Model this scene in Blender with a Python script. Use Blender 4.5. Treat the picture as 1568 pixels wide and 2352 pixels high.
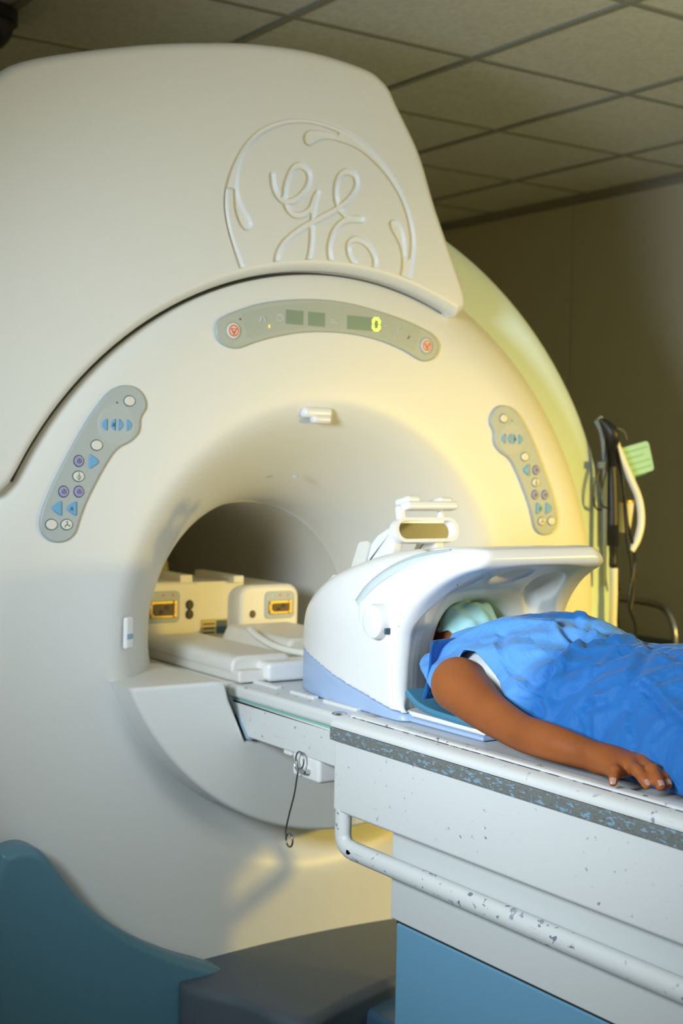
import bpy, bmesh, math, random
import numpy as np
from mathutils import Vector, Matrix
from math import sin, cos, pi, radians, sqrt

# ------------------------------------------------------------------ clear
for o in list(bpy.data.objects):
    bpy.data.objects.remove(o, do_unlink=True)
SC = bpy.context.scene
COL = SC.collection
random.seed(4)
RNG = np.random.default_rng(7)

# ------------------------------------------------------------------ camera
cam_d = bpy.data.cameras.new('camera')
cam = bpy.data.objects.new('camera', cam_d)
COL.objects.link(cam)
SC.camera = cam
_yaw, _pit, _rol = radians(34.02), radians(1.957), radians(1.20)
_R = Vector((cos(_yaw), -sin(_yaw), 0))
_F = Vector((sin(_yaw) * cos(_pit), cos(_yaw) * cos(_pit), -sin(_pit)))
_U = _R.cross(_F)
_R2 = _R * cos(_rol) + _U * sin(_rol)
_U2 = _U * cos(_rol) - _R * sin(_rol)
_m = Matrix((_R2, _U2, -_F)).transposed().to_4x4()
_m.translation = Vector((-1.778, -2.69, 1.45))
cam.matrix_world = _m
cam_d.sensor_fit = 'HORIZONTAL'
cam_d.sensor_width = 24.0
cam_d.lens = 3216.0 / 1568.0 * 24.0
cam_d.clip_start = 0.05
cam_d.dof.use_dof = True
cam_d.dof.focus_distance = 2.35
cam_d.dof.aperture_fstop = 4.0

# ------------------------------------------------------------------ world, lights, exposure
w = bpy.data.worlds.new('world')
SC.world = w
w.use_nodes = True
w.node_tree.nodes['Background'].inputs[0].default_value = (0.5, 0.6, 0.75, 1)
w.node_tree.nodes['Background'].inputs[1].default_value = 0.02
SC.view_settings.view_transform = 'Standard'
SC.view_settings.look = 'None'
SC.view_settings.exposure = 0.0
SC.view_settings.gamma = 1.0
SC.view_settings.use_curve_mapping = False


def area(name, loc, target, size, power, color, spread=180):
    d = bpy.data.lights.new(name, 'AREA')
    d.shape = 'DISK'
    d.size = size
    d.energy = power
    d.color = color
    d.spread = radians(spread)
    o = bpy.data.objects.new(name, d)
    COL.objects.link(o)
    o.location = loc
    o.rotation_euler = (Vector(target) - Vector(loc)).to_track_quat('-Z', 'Y').to_euler()
    return o


# softbox at the photographer's left, amber-gelled lamp across the table
area('softbox_light', (-1.98, -1.36, 1.66), (0.38, -0.5, 1.32), 0.5, 12.2, (0.82, 0.93, 1.0), 80)
area('amber_light', (1.72, -2.45, 1.50), (0.95, 0.0, 0.95), 0.16, 6.4, (1.0, 0.64, 0.035), 58)
area('ambient_fill_light', (-0.5, -3.3, 2.55), (-0.5, -3.3, 0.0), 1.0, 12, (0.92, 0.98, 0.94), 180)  # added unseen fill behind the camera, lifts the ceiling and walls
_p = bpy.data.lights.new('amber_spill', 'POINT')  # point light added beside the amber lamp to brighten ceiling and wall
_p.energy = 54
_p.color = (1.0, 0.78, 0.26)
_p.shadow_soft_size = 0.08
_po = bpy.data.objects.new('amber_spill', _p)
COL.objects.link(_po)
_po.location = (1.74, -2.50, 1.52)

# ------------------------------------------------------------------ materials
MATS = {}


def mat(name, col, rough=0.5, metal=0.0, noise=None, bump=0.0, bscale=200.0, spec=0.5,
        emit=None, estr=1.0, sss=0.0, trans=0.0, alpha=1.0, coat=0.0, col2=None, nscale=8.0, nlo=0.4, nhi=0.6):
    m = bpy.data.materials.new(name)
    m.use_nodes = True
    nt = m.node_tree
    p = nt.nodes['Principled BSDF']
    p.inputs['Base Color'].default_value = (*col, 1)
    p.inputs['Roughness'].default_value = rough
    p.inputs['Metallic'].default_value = metal
    p.inputs['Specular IOR Level'].default_value = spec
    p.inputs['Coat Weight'].default_value = coat
    if sss:
        p.inputs['Subsurface Weight'].default_value = sss
        p.inputs['Subsurface Radius'].default_value = (0.012, 0.005, 0.003)
        p.inputs['Subsurface Scale'].default_value = 1.0
    if emit:
        p.inputs['Emission Color'].default_value = (*emit, 1)
        p.inputs['Emission Strength'].default_value = estr
    tc = nt.nodes.new('ShaderNodeTexCoord')
    if col2 is not None:
        n = nt.nodes.new('ShaderNodeTexNoise')
        n.inputs['Scale'].default_value = nscale
        n.inputs['Detail'].default_value = 6
        nt.links.new(tc.outputs['Object'], n.inputs['Vector'])
        mr = nt.nodes.new('ShaderNodeMapRange')
        mr.inputs['From Min'].default_value = nlo
        mr.inputs['From Max'].default_value = nhi
        nt.links.new(n.outputs['Fac'], mr.inputs['Value'])
        mx = nt.nodes.new('ShaderNodeMix')
        mx.data_type = 'RGBA'
        mx.inputs['A'].default_value = (*col, 1)
        mx.inputs['B'].default_value = (*col2, 1)
        nt.links.new(mr.outputs['Result'], mx.inputs['Factor'])
        nt.links.new(mx.outputs['Result'], p.inputs['Base Color'])
    if bump:
        n2 = nt.nodes.new('ShaderNodeTexNoise')
        n2.inputs['Scale'].default_value = bscale
        n2.inputs['Detail'].default_value = 4
        nt.links.new(tc.outputs['Object'], n2.inputs['Vector'])
        b = nt.nodes.new('ShaderNodeBump')
        b.inputs['Strength'].default_value = bump
        b.inputs['Distance'].default_value = 0.002
        nt.links.new(n2.outputs['Fac'], b.inputs['Height'])
        nt.links.new(b.outputs['Normal'], p.inputs['Normal'])
    MATS[name] = m
    return m


def scratched(name, col, scr, rough, dens_lo=0.60, dens_hi=0.63, stretch=(9, 9, 60), blot=0.66):
    """painted metal with worn specks and long fine scratches that have a shape of their own"""
    m = mat(name, col, rough, bump=0.05, bscale=300)
    nt = m.node_tree
    p = nt.nodes['Principled BSDF']
    tc = nt.nodes.new('ShaderNodeTexCoord')

    def layer(scale_vec, rot, lo, hi, mask_lo, mask_hi, det=3):
        mp = nt.nodes.new('ShaderNodeMapping')
        mp.inputs['Scale'].default_value = scale_vec
        mp.inputs['Rotation'].default_value = rot
        nt.links.new(tc.outputs['Object'], mp.inputs['Vector'])
        n = nt.nodes.new('ShaderNodeTexNoise')
        n.inputs['Scale'].default_value = 1.0
        n.inputs['Detail'].default_value = det
        nt.links.new(mp.outputs['Vector'], n.inputs['Vector'])
        r = nt.nodes.new('ShaderNodeMapRange')
        r.inputs['From Min'].default_value = lo
        r.inputs['From Max'].default_value = hi
        nt.links.new(n.outputs['Fac'], r.inputs['Value'])
        n2 = nt.nodes.new('ShaderNodeTexNoise')
        n2.inputs['Scale'].default_value = 7.0
        nt.links.new(tc.outputs['Object'], n2.inputs['Vector'])
        r2 = nt.nodes.new('ShaderNodeMapRange')
        r2.inputs['From Min'].default_value = mask_lo
        r2.inputs['From Max'].default_value = mask_hi
        nt.links.new(n2.outputs['Fac'], r2.inputs['Value'])
        mu = nt.nodes.new('ShaderNodeMath')
        mu.operation = 'MULTIPLY'
        nt.links.new(r.outputs['Result'], mu.inputs[0])
        nt.links.new(r2.outputs['Result'], mu.inputs[1])
        return mu
    a = layer((60, 8, 260), (0.25, 0, 0), 0.70, 0.74, 0.42, 0.5)
    b = layer((70, 60, 75), (0, 0, 0), blot, blot + 0.03, 0.44, 0.52, 4)
    mx1 = nt.nodes.new('ShaderNodeMath')
    mx1.operation = 'MAXIMUM'
    nt.links.new(a.outputs[0], mx1.inputs[0])
    nt.links.new(b.outputs[0], mx1.inputs[1])
    mx = nt.nodes.new('ShaderNodeMix')
    mx.data_type = 'RGBA'
    mx.inputs['A'].default_value = (*col, 1)
    mx.inputs['B'].default_value = (*scr, 1)
    nt.links.new(mx1.outputs[0], mx.inputs['Factor'])
    nt.links.new(mx.outputs['Result'], p.inputs['Base Color'])
    return m


mat('shell', (0.785, 0.805, 0.80), 0.38, bump=0.04, bscale=500)
mat('shell_inner', (0.78, 0.77, 0.73), 0.45, bump=0.04, bscale=500)
mat('housing', (0.64, 0.82, 0.95), 0.5, bump=0.04)
mat('foot_blue', (0.10, 0.24, 0.33), 0.38, bump=0.05, bscale=350)
mat('dock_grey', (0.085, 0.11, 0.14), 0.5, bump=0.08, bscale=300)
mat('dock_blue', (0.05, 0.12, 0.19), 0.45)
mat('panel_grey', (0.43, 0.49, 0.51), 0.42)
mat('panel_disc', (0.46, 0.52, 0.54), 0.42)
mat('disp_grey', (0.44, 0.50, 0.47), 0.35)
mat('disp_inset', (0.41, 0.47, 0.44), 0.3)
mat('screen', (0.22, 0.32, 0.26), 0.25)
mat('mark_pale', (0.60, 0.66, 0.63), 0.5)
mat('btn_white', (0.74, 0.75, 0.70), 0.4)
mat('btn_blue', (0.15, 0.42, 0.72), 0.4)
mat('btn_purple', (0.36, 0.34, 0.60), 0.4)
mat('icon_dark', (0.05, 0.10, 0.13), 0.5)
mat('icon_red', (0.85, 0.16, 0.08), 0.5)
mat('led_green', (0.6, 0.9, 0.1), 0.4, emit=(0.75, 1.0, 0.08), estr=1.6)
mat('led_amber', (0.9, 0.7, 0.2), 0.4, emit=(1.0, 0.7, 0.1), estr=0.6)
mat('black', (0.012, 0.013, 0.015), 0.45)
mat('black_gloss', (0.01, 0.012, 0.014), 0.25)
mat('dark_gap', (0.02, 0.03, 0.03), 0.7)
scratched('table_white', (0.71, 0.735, 0.745), (0.27, 0.29, 0.37), 0.4)
scratched('rail_white', (0.74, 0.77, 0.78), (0.22, 0.25, 0.33), 0.4, blot=0.62)
mat('pedestal_white', (0.66, 0.69, 0.69), 0.45, bump=0.04)
mat('pedestal_blue', (0.16, 0.37, 0.56), 0.45, bump=0.05)
mat('table_blue_edge', (0.30, 0.46, 0.58), 0.4)


def coil_mat():
    m = mat('coil_white', (0.86, 0.87, 0.875), 0.28, bump=0.02)
    nt = m.node_tree
    p = nt.nodes['Principled BSDF']
    a = nt.nodes.new('ShaderNodeAttribute')
    a.attribute_name = 'lining_shade'
    x = nt.nodes.new('ShaderNodeMix')
    x.data_type = 'RGBA'
    x.inputs['A'].default_value = (0.86, 0.87, 0.875, 1)
    x.inputs['B'].default_value = (0.62, 0.65, 0.67, 1)  # grey inner face, shade mixed into the tone
    nt.links.new(a.outputs['Fac'], x.inputs['Factor'])
    nt.links.new(x.outputs['Result'], p.inputs['Base Color'])


coil_mat()
mat('coil_grey', (0.72, 0.74, 0.76), 0.35)
mat('coil_blue', (0.38, 0.52, 0.78), 0.38)
mat('coil_track', (0.60, 0.68, 0.70), 0.35)
mat('pad_blue', (0.06, 0.23, 0.36), 0.6, bump=0.1)
mat('mirror', (0.92, 0.92, 0.92), 0.03, metal=1.0)
mat('steel', (0.55, 0.58, 0.60), 0.22, metal=1.0)
mat('steel_dark', (0.28, 0.30, 0.31), 0.35, metal=1.0)
mat('clear_plastic', (0.80, 0.80, 0.77), 0.3)
mat('cable_white', (0.82, 0.82, 0.76), 0.4)
mat('card_green', (0.40, 0.72, 0.66), 0.55)
mat('card_print', (0.13, 0.48, 0.37), 0.6)
mat('strap_slate', (0.12, 0.17, 0.25), 0.6)
mat('cream_box', (0.82, 0.79, 0.68), 0.4)
mat('brass', (0.62, 0.42, 0.10), 0.35, metal=0.8)
mat('socket_dark', (0.10, 0.07, 0.04), 0.5)
mat('label_paper', (0.62, 0.52, 0.22), 0.6)
mat('skin', (0.345, 0.104, 0.026), 0.5, sss=0.08, spec=0.35, bump=0.12, bscale=420, col2=(0.26, 0.075, 0.02), nscale=11, nlo=0.35, nhi=0.75)
mat('nail', (0.52, 0.30, 0.24), 0.3)
mat('hair', (0.012, 0.010, 0.010), 0.6, bump=0.6, bscale=200)
mat('shirt', (0.80, 0.82, 0.80), 0.8, bump=0.2, bscale=300)
mat('trousers', (0.01, 0.12, 0.38), 0.8)
mat('gap_worn', (0.10, 0.085, 0.11), 0.7, col2=(0.42, 0.42, 0.46), nscale=55, nlo=0.52, nhi=0.60)
mat('tile', (0.72, 0.73, 0.69), 0.9, bump=0.5, bscale=160, col2=(0.64, 0.65, 0.61), nscale=60)
mat('grid_bar', (0.30, 0.32, 0.28), 0.6)
mat('wall_paint', (0.60, 0.575, 0.48), 0.75, bump=0.1, bscale=120)
mat('wall_seam', (0.42, 0.40, 0.34), 0.8)
mat('floor_vinyl', (0.10, 0.12, 0.14), 0.45, col2=(0.13, 0.14, 0.16), nscale=20)
mat('mattress', (0.02, 0.05, 0.11), 0.5, bump=0.1)


def gown_mat():
    m = mat('gown', (0.015, 0.235, 0.66), 0.7)
    nt = m.node_tree
    p = nt.nodes['Principled BSDF']
    p.inputs['Sheen Weight'].default_value = 0.15
    # thin cloth: paler over the white shirt, with some sheen mixed into the colour
    at = nt.nodes.new('ShaderNodeAttribute')
    at.attribute_name = 'over_shirt'
    cx = nt.nodes.new('ShaderNodeMix')
    cx.data_type = 'RGBA'
    cx.inputs['A'].default_value = (0.003, 0.135, 0.46, 1)
    cx.inputs['B'].default_value = (0.095, 0.32, 0.76, 1)
    nt.links.new(at.outputs['Fac'], cx.inputs['Factor'])
    nt.links.new(cx.outputs['Result'], p.inputs['Base Color'])
    tc = nt.nodes.new('ShaderNodeTexCoord')
    v = nt.nodes.new('ShaderNodeTexVoronoi')
    v.feature = 'DISTANCE_TO_EDGE'
    v.inputs['Scale'].default_value = 7.0
    n = nt.nodes.new('ShaderNodeTexNoise')
    n.inputs['Scale'].default_value = 6.0
    n.inputs['Detail'].default_value = 5
    ad = nt.nodes.new('ShaderNodeMix')
    ad.data_type = 'VECTOR'
    ad.inputs['Factor'].default_value = 0.25
    nt.links.new(tc.outputs['Object'], n.inputs['Vector'])
    nt.links.new(tc.outputs['Object'], ad.inputs['A'])
    nt.links.new(n.outputs['Color'], ad.inputs['B'])
    nt.links.new(ad.outputs['Result'], v.inputs['Vector'])
    b = nt.nodes.new('ShaderNodeBump')
    b.inputs['Strength'].default_value = 0.5
    b.inputs['Distance'].default_value = 0.010
    mr = nt.nodes.new('ShaderNodeMapRange')
    mr.inputs['From Max'].default_value = 0.25
    nt.links.new(v.outputs['Distance'], mr.inputs['Value'])
    nt.links.new(mr.outputs['Result'], b.inputs['Height'])
    n3 = nt.nodes.new('ShaderNodeTexNoise')
    n3.inputs['Scale'].default_value = 350
    nt.links.new(tc.outputs['Object'], n3.inputs['Vector'])
    b2 = nt.nodes.new('ShaderNodeBump')
    b2.inputs['Strength'].default_value = 0.12
    b2.inputs['Distance'].default_value = 0.002
    nt.links.new(n3.outputs['Fac'], b2.inputs['Height'])
    nt.links.new(b.outputs['Normal'], b2.inputs['Normal'])
    nt.links.new(b2.outputs['Normal'], p.inputs['Normal'])
    return m


gown_mat()
mat('mask', (0.36, 0.66, 0.70), 0.75, bump=0.1, bscale=300)


def strip_mat():
    m = mat('strip_worn', (0.17, 0.19, 0.18), 0.55)
    nt = m.node_tree
    p = nt.nodes['Principled BSDF']
    tc = nt.nodes.new('ShaderNodeTexCoord')
    mp = nt.nodes.new('ShaderNodeMapping')
    mp.inputs['Scale'].default_value = (70, 45, 130)
    nt.links.new(tc.outputs['Object'], mp.inputs['Vector'])
    n = nt.nodes.new('ShaderNodeTexNoise')
    n.inputs['Scale'].default_value = 1.3
    n.inputs['Detail'].default_value = 8
    n.inputs['Roughness'].default_value = 0.72
    nt.links.new(mp.outputs['Vector'], n.inputs['Vector'])
    cr = nt.nodes.new('ShaderNodeValToRGB')
    e = cr.color_ramp.elements
    e[0].position = 0.36
    e[0].color = (0.10, 0.105, 0.095, 1)
    e[1].position = 0.44
    e[1].color = (0.20, 0.215, 0.20, 1)
    for pos, c in ((0.53, (0.13, 0.135, 0.125, 1)), (0.555, (0.19, 0.24, 0.26, 1)), (0.575, (0.22, 0.37, 0.50, 1))):
        q = e.new(pos)
        q.color = c
    nt.links.new(n.outputs['Fac'], cr.inputs['Fac'])
    nt.links.new(cr.outputs['Color'], p.inputs['Base Color'])
    b = nt.nodes.new('ShaderNodeBump')
    b.inputs['Strength'].default_value = 0.3
    b.inputs['Distance'].default_value = 0.001
    nt.links.new(n.outputs['Fac'], b.inputs['Height'])
    nt.links.new(b.outputs['Normal'], p.inputs['Normal'])


strip_mat()

# ------------------------------------------------------------------ mesh helpers
ORG = {}


def thing(name, label, cat, loc=(0, 0, 0), group=None):
    o = bpy.data.objects.new(name, None)
    COL.objects.link(o)
    o.location = loc
    o.empty_display_size = 0.1
    o['label'] = label
    o['category'] = cat
    if group:
        o['group'] = group
    ORG[o.name] = np.array(loc, float)
    return o


def add(name, V, Fc, m, parent=None, smooth=35, recalc=True, label=None, cat=None, kind=None, group=None):
    """one mesh object; V in world metres, made local to the parent thing"""
    V = np.asarray(V, float).reshape(-1, 3)
    org = ORG[parent.name] if parent is not None else np.zeros(3)
    if parent is None:
        org = np.array([(V[:, 0].min() + V[:, 0].max()) / 2, (V[:, 1].min() + V[:, 1].max()) / 2, V[:, 2].min()])
    me = bpy.data.meshes.new(name)
    if isinstance(Fc, np.ndarray):
        Fc = Fc.tolist()
    me.from_pydata((V - org).tolist(), [], Fc)
    me.update()
    if recalc:
        bm = bmesh.new()
        bm.from_mesh(me)
        bmesh.ops.remove_doubles(bm, verts=bm.verts, dist=1e-6)
        bmesh.ops.recalc_face_normals(bm, faces=bm.faces)
        bm.to_mesh(me)
        bm.free()
    return fin(name, me, m, parent, smooth, label, cat, kind, group, org)


def fin(name, me, m, parent=None, smooth=35, label=None, cat=None, kind=None, group=None, org=None):
    me.materials.clear()
    me.materials.append(MATS[m])
    o = bpy.data.objects.new(name, me)
    COL.objects.link(o)
    if parent is not None:
        o.parent = parent
        ORG[o.name] = ORG[parent.name]
    else:
        o.location = org
        ORG[o.name] = np.array(org, float)
    if smooth:
        for p in me.polygons:
            p.use_smooth = True
        if smooth < 180:
            me.set_sharp_from_angle(angle=radians(smooth))
        if smooth < 100:
            wn = o.modifiers.new('weighted', 'WEIGHTED_NORMAL')
            wn.keep_sharp = True
    if label:
        o['label'] = label
    if cat:
        o['category'] = cat
    if kind:
        o['kind'] = kind
    if group:
        o['group'] = group
    return o


def cr(pts, n=8, closed=False):
    """Catmull-Rom resampling"""
    P = [np.array(p, float) for p in pts]
    N = len(P)
    out = []
    rng = N if closed else N - 1
    for i in range(rng):
        if closed:
            a, b, c, d = P[(i - 1) % N], P[i], P[(i + 1) % N], P[(i + 2) % N]
        else:
            b, c = P[i], P[i + 1]
            a = P[i - 1] if i > 0 else 2 * b - c
            d = P[i + 2] if i + 2 < N else 2 * c - b
        for k in range(n):
            t = k / n
            out.append(0.5 * ((2 * b) + (c - a) * t + (2 * a - 5 * b + 4 * c - d) * t * t + (3 * b - a - 3 * c + d) * t ** 3))
    if not closed:
        out.append(P[-1])
    return np.array(out)


def sinterp(x, xs, ys):
    """smooth interpolation through (xs, ys)"""
    c = cr(list(zip(xs, ys)), 10)
    return np.interp(x, c[:, 0], c[:, 1])


def offset2d(P, d):
    """inset a closed 2-D outline by d (positive = inward), any winding"""
    P = np.asarray(P, float)
    A = 0.5 * np.sum(P[:, 0] * np.roll(P[:, 1], -1) - np.roll(P[:, 0], -1) * P[:, 1])
    s = 1 if A > 0 else -1
    e1 = P - np.roll(P, 1, 0)
    e2 = np.roll(P, -1, 0) - P
    n1 = np.stack([-e1[:, 1], e1[:, 0]], 1)
    n2 = np.stack([-e2[:, 1], e2[:, 0]], 1)
    n1 /= np.linalg.norm(n1, axis=1)[:, None] + 1e-12
    n2 /= np.linalg.norm(n2, axis=1)[:, None] + 1e-12
    n = n1 + n2
    L = np.linalg.norm(n, axis=1)[:, None] + 1e-9
    n /= L
    c = np.clip(np.sum(n * n1, 1), 0.5, 1)[:, None]
    return P + s * d * n / c


def slab_geo(P, d0, d1, bevel=0.0, segs=4, mapf=None, back_bevel=0.0):
    """extrude outline P (u,v) from depth d0 (back) to d1 (front) with a rounded front edge"""
    P = np.asarray(P, float)
    n = len(P)
    sg = 1 if d1 > d0 else -1
    rings = []
    if back_bevel:
        for k in range(segs + 1):
            a = pi / 2 * k / segs
            rings.append((offset2d(P, back_bevel * (1 - sin(a))), d0 + sg * back_bevel * (1 - cos(a))))
    else:
        rings.append((P, d0))
    if bevel:
        for k in range(segs + 1):
            a = pi / 2 * k / segs
            rings.append((offset2d(P, bevel * (1 - cos(a))), d1 - sg * bevel * (1 - sin(a))))
    else:
        rings.append((P, d1))
    V = []
    for R, d in rings:
        for u, v in R:
            V.append(mapf(u, v, d))
    Fc = []
    for k in range(len(rings) - 1):
        for i in range(n):
            j = (i + 1) % n
            Fc.append((k * n + i, k * n + j, (k + 1) * n + j, (k + 1) * n + i))
    Fc.append(tuple(range(n))[::-1])
    Fc.append(tuple(range((len(rings) - 1) * n, len(rings) * n)))
    return V, Fc


XZ = lambda u, v, d: (u, d, v)       # outline in x,z; depth along y
YZ = lambda u, v, d: (d, u, v)       # outline in y,z; depth along x
XY = lambda u, v, d: (u, v, d)       # outline in x,y; depth along z


def slab(name, P, d0, d1, m, parent=None, bevel=0.0, segs=4, mapf=XZ, smooth=40, **k):
    V, Fc = slab_geo(P, d0, d1, bevel, segs, mapf, k.pop('back_bevel', 0.0))
    return add(name, V, Fc, m, parent, smooth, **k)


def ell(cx, cy, rx, ry, n=24, rot=0):
    return [(cx + rx * cos(2 * pi * i / n) * cos(rot) - ry * sin(2 * pi * i / n) * sin(rot),
             cy + rx * cos(2 * pi * i / n) * sin(rot) + ry * sin(2 * pi * i / n) * cos(rot)) for i in range(n)]


def rrect(x0, x1, z0, z1, r, n=5):
    out = []
    for cx, cz, a0 in ((x1 - r, z1 - r, 0), (x0 + r, z1 - r, pi / 2), (x0 + r, z0 + r, pi), (x1 - r, z0 + r, 1.5 * pi)):
        for k in range(n + 1):
            a = a0 + pi / 2 * k / n
            out.append((cx + r * cos(a), cz + r * sin(a)))
    return out


def rpoly(P, r, n=5):
    """round the corners of polygon P with radius-ish r (list or number)"""
    P = [np.array(p, float) for p in P]
    N = len(P)
    out = []
    for i in range(N):
        a, b, c = P[i - 1], P[i], P[(i + 1) % N]
        rr = r[i] if isinstance(r, (list, tuple)) else r
        if rr <= 0:
            out.append(b)
            continue
        da = (a - b) / np.linalg.norm(a - b)
        dc = (c - b) / np.linalg.norm(c - b)
        la = min(rr, np.linalg.norm(a - b) * 0.49)
        lc = min(rr, np.linalg.norm(c - b) * 0.49)
        for k in range(n + 1):
            t = k / n
            out.append((1 - t) ** 2 * (b + da * la) + 2 * t * (1 - t) * b + t * t * (b + dc * lc))
    return np.array(out)


def lathe_geo(prof, n=96, cx=0, cz=1.05, clampz=None, close=False):
    """revolve (r, y) profile about the horizontal axis x=cx, z=cz"""
    V, Fc = [], []
    K = len(prof)
    for i in range(n):
        a = 2 * pi * i / n
        for r, y in prof:
            z = cz + r * sin(a)
            if clampz is not None:
                z = max(z, clampz)
            V.append((cx + r * cos(a), y, z))
    for i in range(n):
        j = (i + 1) % n
        for k in range(K if close else K - 1):
            l = (k + 1) % K
            Fc.append((i * K + k, i * K + l, j * K + l, j * K + k))
    return V, Fc


def tube_geo(path, r, n=10, flat=1.0, up=None, caps=True):
    P = np.asarray(path, float)
    N = len(P)
    rr = np.full(N, r) if np.isscalar(r) else np.interp(np.linspace(0, 1, N), np.linspace(0, 1, len(r)), r)
    T = np.gradient(P, axis=0)
    T /= np.linalg.norm(T, axis=1)[:, None] + 1e-12
    u = np.array(up, float) if up is not None else np.array([0.137, 0.271, 0.953])
    V = []
    prev = None
    for i in range(N):
        if up is None and prev is not None:
            u = prev
        b = u - T[i] * (u @ T[i])
        if np.linalg.norm(b) < 1e-4:
            b = np.cross(T[i], (1, 0, 0))
        b /= np.linalg.norm(b)
        prev = b
        c = np.cross(T[i], b)
        for k in range(n):
            a = 2 * pi * k / n
            V.append(P[i] + rr[i] * (cos(a) * c + flat * sin(a) * b))
    Fc = []
    for i in range(N - 1):
        for k in range(n):
            l = (k + 1) % n
            Fc.append((i * n + k, i * n + l, (i + 1) * n + l, (i + 1) * n + k))
    if caps:
        Fc.append(tuple(range(n))[::-1])
        Fc.append(tuple(range((N - 1) * n, N * n)))
    return V, Fc


def tube(name, pts, r, m, parent=None, n=10, sm=8, closed=False, flat=1.0, up=None, **k):
    P = cr(pts, sm, closed) if sm > 1 else np.asarray(pts, float)
    if closed:
        P = np.vstack([P, P[:1]])
    V, Fc = tube_geo(P, r, n, flat, up, caps=not closed)
    return add(name, V, Fc, m, parent, 60, **k)


def merge(*geos):
    V, Fc = [], []
    for v, f in geos:
        b = len(V)
        V += [tuple(p) for p in v]
        Fc += [tuple(b + i for i in q) for q in f]
    return V, Fc


def rbox_geo(c, s, bev=0.004, segs=3, rot=None):
    bm = bmesh.new()
    bmesh.ops.create_cube(bm, size=1.0)
    for v in bm.verts:
        v.co = Vector((v.co.x * s[0], v.co.y * s[1], v.co.z * s[2]))
    if bev:
        bmesh.ops.bevel(bm, geom=bm.edges[:] + bm.verts[:], offset=min(bev, min(s) * 0.49), segments=segs, profile=0.5, affect='EDGES')
    M = rot.to_4x4() if rot is not None else Matrix.Identity(4)
    V = [tuple((M @ v.co) + Vector(c)) for v in bm.verts]
    bm.verts.index_update()
    Fc = [tuple(v.index for v in f.verts) for f in bm.faces]
    bm.free()
    return V, Fc


def rbox(name, c, s, m, parent=None, bev=0.004, segs=3, rot=None, **k):
    V, Fc = rbox_geo(c, s, bev, segs, rot)
    return add(name, V, Fc, m, parent, 40, **k)


def box6(x0, x1, y0, y1, z0, z1):
    V = [(x, y, z) for x in (x0, x1) for y in (y0, y1) for z in (z0, z1)]
    return V, [(0, 1, 3, 2), (4, 6, 7, 5), (0, 4, 5, 1), (2, 3, 7, 6), (0, 2, 6, 4), (1, 5, 7, 3)]


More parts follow.
